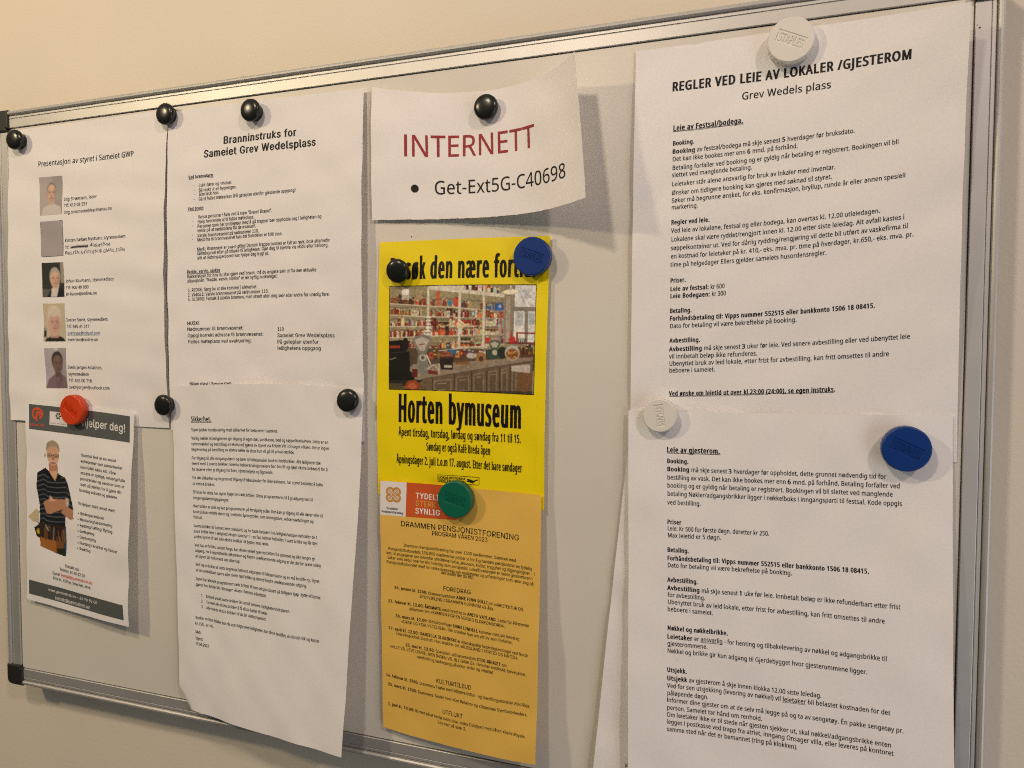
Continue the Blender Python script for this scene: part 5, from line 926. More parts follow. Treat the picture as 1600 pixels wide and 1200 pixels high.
# ---------------------------------------------------------------- picture painting (flat print)
class Canvas:
    def __init__(s, x0, y0, x1, y1, nx, ny, bgc=(1, 1, 1)):
        s.b = (x0, y0, x1, y1); s.n = (nx, ny)
        s.X, s.Y = np.meshgrid(np.linspace(x0, x1, nx), np.linspace(y0, y1, ny))
        s.A = np.ones((ny, nx, 3)) * np.array(bgc); s.K = np.zeros((ny, nx)); s.px = (x1 - x0) / nx
        s.r = np.random.RandomState(3)

    def put(s, m, c, a=1.):
        m = np.clip(m, 0, 1) * a; s.A = s.A * (1 - m[..., None]) + np.array(c) * m[..., None]; s.K = np.maximum(s.K, m)

    def rect(s, x0, y0, x1, y1, c, a=1.):
        e = s.px * .5
        s.put(np.clip((s.X - x0) / e + .5, 0, 1) * np.clip((x1 - s.X) / e + .5, 0, 1) * np.clip((s.Y - y0) / e + .5, 0, 1) * np.clip((y1 - s.Y) / e + .5, 0, 1), c, a)

    def ell(s, cx, cy, rx, ry, c, a=1., ring=None):
        d = np.sqrt(((s.X - cx) / rx) ** 2 + ((s.Y - cy) / ry) ** 2); e = s.px / min(rx, ry)
        m = np.clip((1 - d) / e + .5, 0, 1)
        if ring:
            m = m * np.clip((d - ring) / e + .5, 0, 1)
        s.put(m, c, a)

    def poly(s, pts, c, a=1.):
        m = np.zeros(s.X.shape, bool); n = len(pts)
        for i in range(n):
            x1, y1 = pts[i]; x2, y2 = pts[(i + 1) % n]
            if y1 == y2:
                continue
            cnd = ((y1 > s.Y) != (y2 > s.Y)) & (s.X < (x2 - x1) * (s.Y - y1) / (y2 - y1) + x1)
            m ^= cnd
        s.put(m.astype(float), c, a)

    def line(s, p, q, wd, c, a=1.):
        p = np.array(p, float); q = np.array(q, float); d = q - p; L = max((d ** 2).sum(), 1e-9)
        t = np.clip(((s.X - p[0]) * d[0] + (s.Y - p[1]) * d[1]) / L, 0, 1)
        r = np.hypot(s.X - p[0] - t * d[0], s.Y - p[1] - t * d[1])
        s.put(np.clip((wd / 2 - r) / s.px + .5, 0, 1), c, a)

    def soft(s, k=1):
        for _ in range(k):
            for arr in ('A',):
                P = np.pad(getattr(s, arr), ((1, 1), (1, 1), (0, 0)), 'edge')
                setattr(s, arr, (P[1:-1, 1:-1] * 4 + P[:-2, 1:-1] + P[2:, 1:-1] + P[1:-1, :-2] + P[1:-1, 2:]) / 8)

    def grain(s, a):
        g = s.r.normal(0, 1, s.A.shape[:2]); s.A = np.clip(s.A * (1 + a * g[..., None]), 0, 1)


def picture(sh, k, name, q, cv, mask=False, off=.09):
    nx, ny = cv.n
    P, F = quad_grid(k, q, nx - 1, ny - 1, off)
    A = cv.A; col = np.where(A <= .04045, A / 12.92, ((np.clip(A, 0, 1) + .055) / 1.055) ** 2.4).reshape(-1, 3)
    if mask:
        K = cv.K.reshape(-1); F = [f for f in F if min(K[i] for i in f) > .5]
    o = part(sh, name, P, F, PRINT)
    ca = o.data.color_attributes.new('Col', 'FLOAT_COLOR', 'POINT')
    ca.data.foreach_set('color', np.concatenate([col, np.ones((len(col), 1))], 1).astype(np.float32).ravel())
    return o


def portrait(bgc, bg2, skin, hair, shirt, style):
    c = Canvas(0, 0, 100, 150, 44, 66, bgc)
    c.rect(55, -5, 105, 155, bg2, .6)
    dy = 0
    if style == 'bald':
        c.poly([(5, 155), (15, 122), (45, 108), (65, 108), (92, 120), (100, 155)], shirt)
        c.rect(43, 90, 63, 112, skin); c.ell(51, 62, 21, 38, hair, .8); c.ell(51, 66, 19, 36, skin)
        c.ell(51, 42, 14, 12, tuple(min(1, x * 1.1) for x in skin), .6)
    elif style == 'suit':
        c.rect(85, -5, 105, 90, (.75, .72, .66), .8); c.rect(-5, 115, 40, 155, (.5, .48, .45), .6)
        c.poly([(18, 155), (38, 118), (60, 105), (95, 118), (105, 155)], shirt)
        c.poly([(38, 150), (42, 112), (60, 100), (78, 96), (66, 150)], (.88, .84, .82)); c.ell(59, 62, 25, 42, hair)
        c.ell(59, 74, 22, 38, skin); c.ell(60, 55, 17, 14, tuple(min(1, x * 1.12) for x in skin), .5)
    elif style == 'grey':
        c.rect(-5, 95, 14, 135, (.55, .56, .55), .8); c.rect(4, 108, 12, 130, (.12, .12, .12))
        c.ell(50, 58, 33, 50, hair); c.poly([(2, 155), (14, 138), (38, 128), (68, 128), (88, 136), (102, 155)], shirt)
        c.rect(32, 108, 68, 136, tuple(x * .9 for x in skin)); c.ell(50, 82, 30, 46, skin); c.ell(50, 30, 28, 22, hair, .9)
    else:
        c.rect(48, -5, 62, 18, (.85, .83, .8), .9); c.rect(-5, -5, 20, 155, (.72, .68, .72), .5)
        c.poly([(0, 155), (12, 118), (42, 98), (70, 92), (92, 108), (104, 155)], shirt)
        c.rect(46, 85, 72, 108, tuple(x * .8 for x in skin)); c.ell(58, 48, 26, 36, hair); c.ell(59, 60, 23, 34, skin)
        c.poly([(46, 108), (58, 130), (76, 96), (80, 120), (64, 150), (50, 150)], tuple(x * .8 for x in shirt), .6)
    ex, ey = {'bald': (51, 62), 'suit': (61, 68), 'grey': (50, 74), 'dark': (61, 56)}[style]
    dk = tuple(x * .38 for x in skin); sd = tuple(x * .78 for x in skin)
    for sx in (-1, 1):
        c.ell(ex + sx * 9, ey, 5, 2.2, dk, .75); c.line((ex + sx * 5, ey - 6), (ex + sx * 14, ey - 6), 2.5, dk, .4)
    c.ell(ex + 1, ey + 13, 4, 6, sd, .8); c.ell(ex + 1, ey + 24, 9, 2.2, tuple(x * .6 for x in skin), .9)
    c.ell(ex + 15, ey + 8, 5, 22, sd, .6); c.ell(ex + 1, ey + 35, 9, 4, sd, .4)
    c.soft(2); c.A = c.A * .94 + np.array([.5, .47, .45]) * .06; c.grain(.03)
    return c


def shop_picture():
    c = Canvas(190, 428, 1343, 1275, 300, 222, (.60, .56, .43)); r = random.Random(7)
    for i in range(200, 1105, 14):
        c.line((i, 430), (i, 1000), 2, (.50, .46, .35), .6)
    reds = [(.72, .24, .15), (.82, .38, .22), (.50, .17, .12), (.84, .56, .32), (.72, .30, .18), (.36, .2, .15), (.86, .80, .68)]
    mix = reds + [(.85, .8, .68), (.42, .26, .15), (.75, .72, .66), (.3, .35, .45)]
    brown = [(.45, .28, .15), (.6, .38, .18), (.72, .55, .3), (.85, .8, .66), (.3, .17, .1)]
    blues = [(.25, .4, .65), (.6, .68, .78), (.72, .3, .28), (.8, .8, .82), (.3, .35, .42)]

    def goods(x0, x1, yb0, yb1, hmin, hmax, pal, wmin=7, wmax=18):
        for dep in (1, 0):
            x = x0
            while x < x1:
                wd = r.uniform(wmin, wmax); y = yb0 + (yb1 - yb0) * (x - x0) / (x1 - x0); h = r.uniform(hmin, hmax) * (1.25 if dep else 1)
                cc = r.choice(pal); f = .62 if dep else 1
                if r.random() < .93:
                    c.rect(x, y - h, min(x + wd, x1), y, tuple(v * f for v in cc))
                    c.rect(x + wd * .25, y - h * .65, x + wd * .75, y - h * .35, tuple(min(1, v * r.choice((.6, 1.35))) for v in cc), .9)
                    if h > 30 and r.random() < .6:
                        c.ell(x + wd / 2, y - h, wd * .35, 4, (.9, .86, .75))
                x += wd + r.uniform(0, 2)

    shelfc = (.84, .80, .72)
    secs = [(198, 492, [(570, 592), (662, 680), (757, 760), (850, 838), (950, 925)], [brown, brown, mix, reds, reds]),
            (522, 748, [(595, 606), (680, 684), (757, 757), (835, 830), (950, 935)], [reds, reds, reds, reds, mix]),
            (768, 938, [(610, 626), (688, 693), (755, 752), (828, 820), (920, 915)], [mix, reds, reds, mix, mix]),
            (958, 1100, [(628, 636), (692, 694), (752, 748), (815, 812), (895, 890)], [blues, reds, blues, mix, mix])]
    for x0, x1, sh, pal in secs:
        for (a, b), pl in zip(sh, pal):
            c.rect(x0, a - 62, x1, a - 45, (.42, .38, .3), .5)
            x = x0 + 4
            while x < x1 - 8:
                w_ = r.uniform(20, 95); e_ = min(x + w_, x1 - 3); kind = r.random(); ya = a + (b - a) * (x - x0) / (x1 - x0); yb = a + (b - a) * (e_ - x0) / (x1 - x0)
                big = [r.choice(pl), r.choice(pl), r.choice(mix)]
                if kind < .30:
                    goods(x, e_, ya, yb, 38, 54, big, 9, 13)
                elif kind < .55:
                    goods(x, e_, ya, yb, 26, 64, big, 14, 34)
                elif kind < .68:
                    c.rect(x, ya - r.uniform(30, 55), e_, yb, tuple(v * r.uniform(.6, 1) for v in r.choice(pl))); goods(x, e_, ya, yb, 10, 26, big, 9, 16)
                elif kind < .92:
                    goods(x, e_, ya, yb, 22, 46, pl, 9, 16)
                x = e_ + r.uniform(0, 9)
            c.line((x0, a + 3), (x1, b + 3), 8, shelfc)
    c.rect(292, 455, 350, 545, (.80, .78, .72), .8); c.ell(320, 480, 30, 26, (.9, .88, .84)); c.rect(405, 470, 455, 545, (.66, .58, .42))
    c.poly([(575, 480), (600, 470), (600, 595), (572, 595)], (.78, .35, .25)); c.ell(730, 565, 28, 40, (.72, .3, .22)); c.ell(680, 575, 20, 22, (.2, .5, .6))
    c.rect(1033, 575, 1095, 632, (.16, .36, .66)); c.poly([(1070, 585), (1085, 600), (1070, 616), (1056, 600)], (.8, .88, .95))
    c.rect(1060, 545, 1100, 900, (.4, .48, .6), .25)
    c.poly([(505, 425), (730, 425), (1110, 505), (1110, 530), (760, 480), (520, 452)], (.84, .81, .74))
    goods(735, 1060, 458, 500, 28, 60, mix + [(.15, .15, .2)], 14, 30); c.poly([(520, 445), (1110, 512), (1110, 532), (520, 466)], (.84, .81, .74))
    for i in range(900):
        x = r.uniform(200, 1090); y = r.uniform(520, 930); l_ = r.uniform(4, 16)
        c.line((x, y), (x + r.uniform(-3, 3), y + l_), r.uniform(2, 5), r.choice([(.9, .86, .78), (.3, .2, .14), (.62, .3, .2), (.8, .62, .44), (.5, .42, .34)]), .55)
    for x in (505, 757, 946):
        c.rect(x - 9, 440, x + 9, 960, (.83, .8, .73))
    for y in range(680, 860, 28):
        c.rect(488, y, 526, y + 14, (.9, .88, .84)); c.rect(488, y + 14, 526, y + 19, (.45, .4, .34))
    c.rect(1104, 425, 1175, 890, (.56, .50, .43)); c.rect(1118, 520, 1150, 880, (.66, .61, .54)); c.rect(1170, 425, 1345, 900, (.52, .49, .45))
    c.rect(1183, 435, 1345, 602, (.84, .84, .83)); c.rect(1180, 635, 1262, 870, (.88, .87, .85)); c.rect(1286, 635, 1345, 870, (.86, .86, .85))
    for i in range(14):
        c.line((1190 + r.uniform(0, 140), 440 + r.uniform(0, 60)), (1200 + r.uniform(0, 140), 520 + r.uniform(0, 60)), 4, (.58, .62, .66), .6)
    c.rect(1192, 640, 1250, 750, (.62, .66, .68), .6); c.rect(1290, 650, 1335, 740, (.6, .66, .68), .6); c.rect(1180, 770, 1262, 872, (.93, .91, .86))
    c.rect(1146, 430, 1156, 465, (.85, .82, .75)); c.poly([(1075, 490), (1130, 468), (1165, 466), (1215, 480), (1165, 508), (1120, 505)], (.93, .88, .76))
    c.poly([(738, 740), (765, 710), (800, 740), (792, 775), (742, 775)], (.85, .76, .6)); c.line((735, 745), (765, 712), 7, (.96, .93, .85)); c.line((765, 712), (803, 745), 7, (.96, .93, .85)); c.rect(756, 775, 780, 820, (.9, .87, .8))
    for i in range(9):
        x = 770 + i * 9; c.rect(x, 845, x + 6, 900, (.15, .2, .14)); c.rect(x, 870, x + 6, 886, (.8, .78, .7))
    # behind the counter
    c.rect(190, 935, 1345, 1090, (.34, .28, .22)); goods(520, 1080, 1020, 985, 20, 60, mix + brown, 16, 40); c.line((600, 955), (1000, 905), 7, shelfc)
    c.rect(665, 945, 735, 990, (.2, .42, .58)); goods(1000, 1340, 1000, 960, 20, 70, brown + [(.25, .3, .26)], 12, 30)
    c.poly([(1150, 880), (1165, 775), (1175, 880)], (.75, .15, .13)); c.poly([(1140, 850), (1190, 830), (1200, 880), (1150, 880)], (.72, .2, .18)); c.rect(1200, 798, 1345, 808, (.5, .12, .1)); c.rect(1200, 798, 1212, 880, (.5, .12, .1)); c.rect(1120, 878, 1345, 888, (.5, .14, .1))
    for i in range(5):
        c.line((1215 + i * 14, 845), (1222 + i * 14, 885), 6, (.2, .18, .18))
    c.poly([(370, 1080), (1330, 985), (1330, 1012), (470, 1182), (370, 1182)], (.56, .50, .43)); c.line((470, 1184), (1330, 1014), 5, (.30, .26, .24))
    c.poly([(380, 1190), (470, 1186), (1330, 1018), (1330, 1280), (190, 1280), (190, 1230)], (.42, .35, .27))
    for i, x in enumerate((560, 730, 870, 990, 1090, 1170)):
        wd = (150, 120, 100, 80, 60, 50)[i]; yt = 1210 - (x - 470) * .195; yb = 1275 if i < 3 else 1270
        c.rect(x - 14, yt - 20, x - 6, 1280, (.26, .22, .18)); c.poly([(x, yt), (x + wd - 10, yt - 20), (x + wd - 10, yb), (x, yb)], (.50, .43, .34))
        c.poly([(x + 12, yt + 14), (x + wd - 22, yt - 4), (x + wd - 22, yb - 14), (x + 12, yb - 14)], (.38, .32, .25)); c.line((x + wd * .25, yt + 26), (x + wd * .65, yt + 20), 4, (.72, .68, .6))
    c.poly([(560, 1280), (1330, 1245), (1330, 1290), (560, 1290)], (.2, .16, .13), .7)
    c.ell(1270, 1160, 50, 100, (.46, .32, .2)); c.poly([(1165, 1060), (1310, 1040), (1310, 1110), (1170, 1100)], (.8, .78, .74), .8)
    c.poly([(185, 880), (300, 870), (330, 960), (358, 965), (362, 1120), (400, 1150), (400, 1190), (185, 1230)], (.075, .08, .07)); c.rect(190, 915, 282, 938, (.62, .22, .13)); c.ell(325, 905, 26, 52, (.12, .1, .09)); c.line((200, 1030), (245, 1015), 7, (.6, .58, .5)); c.line((190, 975), (350, 965), 4, (.3, .3, .27))
    c.poly([(190, 1200), (470, 1190), (430, 1225), (200, 1262)], (.16, .15, .14)); c.ell(385, 1240, 60, 45, (.62, .27, .14)); c.ell(385, 1245, 36, 26, (.75, .4, .25)); c.rect(190, 1225, 300, 1280, (.42, .36, .24), .8)
    for i in range(9):
        c.line((205 + i * 11, 1230), (205 + i * 11, 1275), 4, (.2, .16, .1))
    c.poly([(380, 872), (405, 840), (460, 826), (515, 838), (540, 868), (488, 1000), (440, 1000)], (.50, .47, .43)); c.poly([(400, 872), (460, 842), (520, 868), (478, 960), (446, 960)], (.70, .67, .62)); c.line((442, 908), (480, 902), 8, (.5, .2, .15))
    c.poly([(430, 985), (500, 985), (515, 1070), (500, 1145), (430, 1145), (420, 1060)], (.50, .485, .46)); c.ell(468, 1012, 28, 28, (.74, .71, .66)); c.ell(468, 1012, 15, 15, (.36, .34, .31)); c.poly([(380, 1070), (430, 1060), (430, 1150), (380, 1150)], (.56, .53, .49)); c.rect(382, 1105, 425, 1170, (.38, .12, .13))
    c.ell(660, 1000, 50, 42, (.52, .30, .2)); c.poly([(606, 1005), (712, 1005), (708, 1105), (612, 1105)], (.16, .13, .11)); c.ell(659, 1005, 53, 12, (.26, .2, .16)); c.rect(640, 1068, 702, 1090, (.7, .67, .62))
    for i in range(30):
        c.line((600 + r.uniform(0, 90), 965 + r.uniform(0, 40)), (620 + r.uniform(0, 90), 965 + r.uniform(0, 40)), 4, r.choice([(.6, .3, .2), (.3, .15, .1), (.72, .5, .35)]))
    c.poly([(510, 1110), (590, 1120), (590, 1148), (512, 1140)], (.42, .18, .12)); c.line((505, 1105), (560, 1065), 5, (.85, .82, .78)); c.line((560, 1065), (600, 1110), 5, (.85, .82, .78)); c.line((500, 990), (530, 1060), 10, (.86, .83, .78)); c.line((600, 1060), (600, 1140), 7, (.85, .8, .74))
    for i in range(14):
        y = 1025 + i * 3; c.line((718 + r.uniform(0, 20), y), (800 + r.uniform(0, 50), y + 6), 4, r.choice([(.56, .40, .24), (.38, .25, .14), (.72, .58, .4)]))
    c.ell(930, 1000, 40, 40, (.62, .45, .28)); c.ell(932, 1012, 18, 20, (.28, .2, .14)); c.ell(855, 990, 40, 22, (.82, .8, .78), .8)
    c.poly([(985, 885), (1010, 862), (1060, 862), (1082, 885), (1055, 945), (1012, 945)], (.33, .38, .32)); c.poly([(1002, 888), (1035, 872), (1066, 888), (1050, 922), (1018, 922)], (.7, .68, .6)); c.poly([(965, 940), (1065, 935), (1062, 1010), (970, 1012)], (.20, .27, .21)); c.ell(1038, 960, 22, 22, (.72, .70, .62)); c.ell(1095, 960, 40, 46, (.14, .17, .15))
    c.ell(1172, 960, 58, 58, (.72, .70, .66)); c.ell(1172, 968, 48, 42, (.55, .36, .18))
    for i in range(40):
        c.ell(1135 + r.uniform(0, 75), 940 + r.uniform(0, 60), 8, 6, r.choice([(.7, .5, .28), (.4, .24, .12), (.8, .62, .4)]))
    for i in range(5):
        c.line((1235 + i * 20, 900), (1232 + i * 20, 1000), 4, (.45, .16, .12), .8)
    sp = c.r.normal(0, 1, (56, 75)); big = np.kron(sp, np.ones((4, 4)))[:222, :300]; c.A = np.clip(c.A * (1 + (.05) * big[..., None]), 0, 1)
    c.soft(1); c.grain(.04); c.A = np.clip(c.A * 1.06, 0, 1)
    return c


def man_picture():
    c = Canvas(250, 880, 690, 1935, 92, 220); sk = (.88, .70, .58); sk2 = (.74, .54, .42); nv = (.11, .125, .15)
    c.poly([(290, 1570), (335, 1510), (365, 1540), (365, 1650), (300, 1640), (262, 1600)], (.80, .74, .60)); c.poly([(320, 1690), (380, 1640), (390, 1790), (345, 1770)], (.14, .15, .12)); c.ell(362, 1720, 16, 26, (.8, .68, .2))
    c.poly([(440, 1090), (525, 1090), (530, 1200), (510, 1250), (450, 1180)], sk2)
    c.poly([(340, 1185), (415, 1130), (440, 1165), (505, 1240), (530, 1175), (590, 1200), (612, 1260), (640, 1370), (668, 1480), (600, 1560), (604, 1660), (372, 1660), (362, 1480), (335, 1330)], nv)
    for i in range(11):
        y = 1205 + i * 44
        for a, b in (((345, y + 18), (405, y - 8)), ((405, y - 8), (440, y + 12)), ((440, y + 12), (520, y + 10)), ((520, y + 10), (600, y - 6))):
            c.line(a, b, 5, (.62, .66, .68), .85)
    for i in range(4):
        c.line((604, 1300 + i * 40), (650, 1330 + i * 40), 5, (.62, .66, .68), .8)
    c.poly([(450, 1165), (505, 1245), (528, 1180), (515, 1150)], sk)
    c.poly([(415, 1130), (440, 1150), (500, 1240), (440, 1210)], (.06, .07, .09)); c.poly([(530, 1165), (560, 1200), (505, 1242)], (.06, .07, .09))
    c.poly([(395, 1450), (450, 1410), (600, 1395), (615, 1430), (600, 1470), (470, 1545), (430, 1550)], sk2); c.poly([(590, 1380), (620, 1390), (625, 1440), (600, 1450)], sk)
    c.poly([(560, 1500), (610, 1460), (665, 1480), (672, 1560), (640, 1575), (560, 1520)], sk2); c.poly([(455, 1375), (490, 1410), (520, 1420), (450, 1440)], sk); c.rect(606, 1400, 622, 1460, (.75, .74, .72))
    c.poly([(355, 1640), (600, 1640), (604, 1905), (520, 1900), (378, 1855), (370, 1700)], (.22, .17, .15)); c.poly([(380, 1770), (510, 1785), (518, 1895), (380, 1855)], (.66, .42, .20)); c.poly([(515, 1740), (585, 1740), (590, 1840), (515, 1850)], (.52, .32, .18)); c.poly([(580, 1640), (604, 1650), (606, 1910), (575, 1900)], (.22, .28, .38)); c.poly([(515, 1850), (590, 1845), (600, 1912), (520, 1898)], (.16, .18, .12))
    r = random.Random(2)
    for i in range(16):
        x = 385 + r.uniform(0, 200); c.line((x, 1670 + r.uniform(-10, 20)), (x + r.uniform(-10, 10), 1780), 9, r.choice([(.5, .22, .14), (.35, .14, .12), (.6, .58, .54), (.15, .12, .12), (.55, .38, .2)]))
    c.line((425, 1655), (450, 1700), 10, (.72, .72, .72))
    c.ell(480, 960, 62, 82, (.62, .57, .48)); c.ell(482, 1010, 58, 96, sk); c.ell(478, 925, 58, 42, (.66, .60, .50), .8); c.ell(485, 965, 50, 30, (.86, .68, .56), .8)
    for sx in (448, 512):
        c.ell(sx, 1018, 25, 17, (.22, .18, .15), 1, .78); c.ell(sx, 1020, 8, 5, (.2, .14, .1))
    c.line((470, 1014), (490, 1014), 4, (.22, .18, .15)); c.line((405, 1005), (425, 1012), 5, (.22, .18, .15)); c.ell(484, 1045, 9, 16, (.62, .40, .32), .8); c.ell(484, 1078, 26, 8, (.92, .88, .84)); c.ell(484, 1084, 28, 7, (.5, .24, .2), .8); c.ell(408, 1025, 9, 22, sk2)
    c.soft(1); c.grain(.03)
    return c


# ---------------------------------------------------------------- setting: wall and whiteboard
def box(bm, u0, u1, v0, v1, n0, n1):
    vs = [bm.verts.new(W((u, v, n))) for u in (u0, u1) for v in (v0, v1) for n in (n0, n1)]
    for f in ((0, 1, 3, 2), (4, 6, 7, 5), (0, 4, 5, 1), (2, 3, 7, 6), (0, 2, 6, 4), (1, 5, 7, 3)):
        bm.faces.new([vs[i] for i in f])


def done(bm, name):
    bmesh.ops.recalc_face_normals(bm, faces=bm.faces); me = bpy.data.meshes.new(name); bm.to_mesh(me); bm.free(); return me


bm = bmesh.new(); box(bm, -2500, 3000, -1200, 1500, -130, -27)
wall = link('wall', done(bm, 'wall'), WALLM); wall['kind'] = 'structure'

board = bpy.data.objects.new('whiteboard', None); C.objects.link(board); board.location = W((450, 0, 0)); bpy.context.view_layer.update()
tag(board, 'large magnetic whiteboard in aluminium frame with black corners hung on cream wall', 'whiteboard')


def bpart(name, me, m, parent=board, smooth=False):
    for v in me.vertices:
        v.co = v.co - board.location
    o = bpy.data.objects.new(name, me); C.objects.link(o); me.materials.append(m); o.parent = parent
    if smooth:
        me.polygons.foreach_set('use_smooth', [True] * len(me.polygons))
    return o


BW, BH = 900, 600
bm = bmesh.new(); box(bm, 14, BW - 14, 14, BH - 14, -12, 0); bpart('writing_surface', done(bm, 'writing_surface'), ENAMEL)
PROF = [(0, -26.6), (0, .6), (.35, 1.9), (1.1, 2.9), (2.2, 3.4), (3.4, 3.2), (4.4, 2.4), (4.85, 1.2), (4.9, -.3), (5.55, -.3), (5.6, 1.4), (6.1, 1.75), (7.8, 1.75), (8.0, 1.5), (8.05, .9), (8.35, .9), (8.4, 1.5),
        (8.8, 1.65), (17.0, 1.65), (17.4, 1.3), (17.45, .03), (17.45, -13), (3, -26.6)]


def rail(p, q, inward):      # p, q: (u, v) of the outer edge's ends
    bm = bmesh.new(); a = np.array(p, float); b = np.array(q, float); iw = np.array(inward, float); rings = []
    for e in (a, b):
        rings.append([bm.verts.new(W((*(e + iw * w_), n))) for w_, n in PROF])
    n = len(PROF)
    for i in range(n):
        bm.faces.new((rings[0][i], rings[0][(i + 1) % n], rings[1][(i + 1) % n], rings[1][i]))
    bm.faces.new(rings[0]); bm.faces.new(rings[1][::-1])
    o = bpart('frame_rail', done(bm, 'frame_rail'), ALU)
    return o


CS = 21
rail((CS - 2, BH), (BW - CS + 2, BH), (0, -1)); rail((CS - 2, 0), (BW - CS + 2, 0), (0, 1))
rail((0, CS - 2), (0, BH - CS + 2), (1, 0)); rail((BW, CS - 2), (BW, BH - CS + 2), (-1, 0))
# dark strips painting in the shade of the gap between rail and panel
for u0, u1, v0, v1 in ((17.4, BW - 17.4, BH - 18.1, BH - 17.45), (17.4, BW - 17.4, 17.45, 18.0), (17.45, 18.0, 18.4, BH - 18.6), (BW - 18.1, BW - 17.45, 18.4, BH - 18.6)):
    bm = bmesh.new(); box(bm, u0, u1, v0, v1, -.5, .12); bpart('gap_shade', done(bm, 'gap_shade'), SHADOWGAP)
for cu, su in ((0, 1), (BW, -1)):
    for cv_, sv in ((0, 1), (BH, -1)):
        bm = bmesh.new(); out = []
        r0 = 6
        pts = [(CS, -.5), (CS, 18.2), (18.2, 18.2), (18.2, CS), (-.5, CS)] + [(-.5 + r0 - r0 * math.cos(a), -.5 + r0 - r0 * math.sin(a)) for a in np.linspace(0, math.pi / 2, 9)]
        rings = []
        for n_, ins in ((-26.7, 0), (2.8, 0), (3.7, .5), (4.1, 1.4)):
            ring = []
            for x, y in pts:
                cx_, cy_ = 10, 10
                dx = ins * (1 if x < cx_ else -1); dy = ins * (1 if y < cy_ else -1)
                ring.append(bm.verts.new(W((cu + su * (x + dx), cv_ + sv * (y + dy), n_))))
            rings.append(ring)
        m_ = len(pts)
        for a, b in zip(rings, rings[1:]):
            for i in range(m_):
                bm.faces.new((a[i], a[(i + 1) % m_], b[(i + 1) % m_], b[i]))
        bm.faces.new(rings[-1]); bm.faces.new(rings[0][::-1])
        o = bpart('corner_cap', done(bm, 'corner_cap'), CAP)

# ---------------------------------------------------------------- sheets
S = {}
S['A'] = sheet('A', 'paper_sheet', PAPER, 'white sheet at far left headed Presentasjon av styret with a column of portraits', 'paper sheet')
S['B'] = sheet('B', 'paper_sheet', PAPER, 'white fire instruction sheet headed Branninstruks for Sameiet Grev Wedelsplass', 'paper sheet')
S['D'] = sheet('D', 'paper_sheet', PAPER, 'white densely typed sheet headed Sikkerhet hanging over the fire instruction sheet', 'paper sheet')
S['E'] = sheet('E', 'flyer', PAPER, 'small flyer with grey banner and man in striped shirt under red magnet', 'flyer')
S['I'] = sheet('I', 'paper_note', PAPER, 'torn half sheet reading INTERNETT in red with curled right edge', 'note', 2.5, jag=.002)
S['Y'] = sheet('Y', 'poster', YELLOW, 'yellow museum poster with photo of an old shop interior', 'poster', 1.)
S['O'] = sheet('O', 'leaflet', TAN, 'tan programme leaflet with orange logo banner over foot of yellow poster', 'leaflet')
S['F'] = sheet('F', 'paper_sheet', PAPER, 'white rental rules sheet headed REGLER VED LEIE AV LOKALER at upper right', 'paper sheet')
S['G'] = sheet('G', 'paper_sheet', PAPER, 'white sheet headed Leie av gjesterom held by white and blue magnets at lower right', 'paper sheet')
S['H'] = sheet('H', 'paper_sheet', PAPER, 'tilted white sheet mostly hidden behind the Leie av gjesterom sheet', 'paper sheet')

for name, qn, args in (('portrait_photo', 'p1', ((.72, .69, .68), (.62, .60, .60), (.84, .70, .62), (.46, .36, .30), (.84, .82, .80), 'bald')),
                       ('portrait_photo', 'p3', ((.17, .19, .17), (.20, .20, .18), (.86, .70, .62), (.72, .70, .68), (.10, .12, .14), 'suit')),
                       ('portrait_photo', 'p4', ((.82, .77, .66), (.80, .76, .66), (.86, .70, .64), (.90, .84, .78), (.14, .12, .12), 'grey')),
                       ('portrait_photo', 'p5', ((.74, .71, .74), (.60, .58, .60), (.50, .40, .37), (.24, .20, .19), (.50, .42, .45), 'dark'))):
    k, q = QUADS[qn]; picture(S[k], k, name, q, portrait(*args))
k, q = QUADS['p2']
P, F = quad_grid(k, q, 8, 12, .08); part(S[k], 'blank_photo', P, F, mat('grey_placeholder', lin((.66, .63, .64)), .6))
a, b, c_, d = [np.array(x) for x in q]
V = []; FF = []
for x, y in ((a, b), (b, c_), (c_, d), (d, a)):
    nrm = np.array([-(y - x)[1], (y - x)[0]]); nrm = nrm / np.linalg.norm(nrm) * .0012
    i = len(V); V += [x, y, y + nrm, x + nrm]; FF.append((i, i + 1, i + 2, i + 3))
V = np.array(V); part(S[k], 'photo_border', surf(k, V[:, 0], V[:, 1], .14), FF, INKS['ink'])
k, q = QUADS['shop']; picture(S[k], k, 'shop_photo', q, shop_picture())
V = []; FF = []; qq = [np.array(x) for x in q]
for x, y in zip(qq, qq[1:] + qq[:1]):
    for j in range(12):
        x0 = x + (y - x) * j / 12; y0 = x + (y - x) * (j + 1) / 12; nrm = np.array([-(y - x)[1], (y - x)[0]]); nrm = nrm / np.linalg.norm(nrm) * .0028
        i = len(V); V += [x0, y0, y0 + nrm, x0 + nrm]; FF.append((i, i + 1, i + 2, i + 3))
V = np.array(V); part(S[k], 'photo_border', surf(k, V[:, 0], V[:, 1], .17), FF, INKS['heavy'])
k, q = QUADS['man']; picture(S[k], k, 'printed_man', q, man_picture(), mask=True)
for qn, name, m_, off in (('band1', 'header_band', 'band', .06), ('band2', 'footer_band', 'band', .06), ('elogo', 'logo_box', 'owhite', .10), ('obox', 'orange_banner', 'obox', .06), ('owhite', 'logo_box', 'owhite', .06)):
    k, q = QUADS[qn]; P, F = quad_grid(k, q, 24, 8, off); part(S[k], name, P, F, INKS[m_])


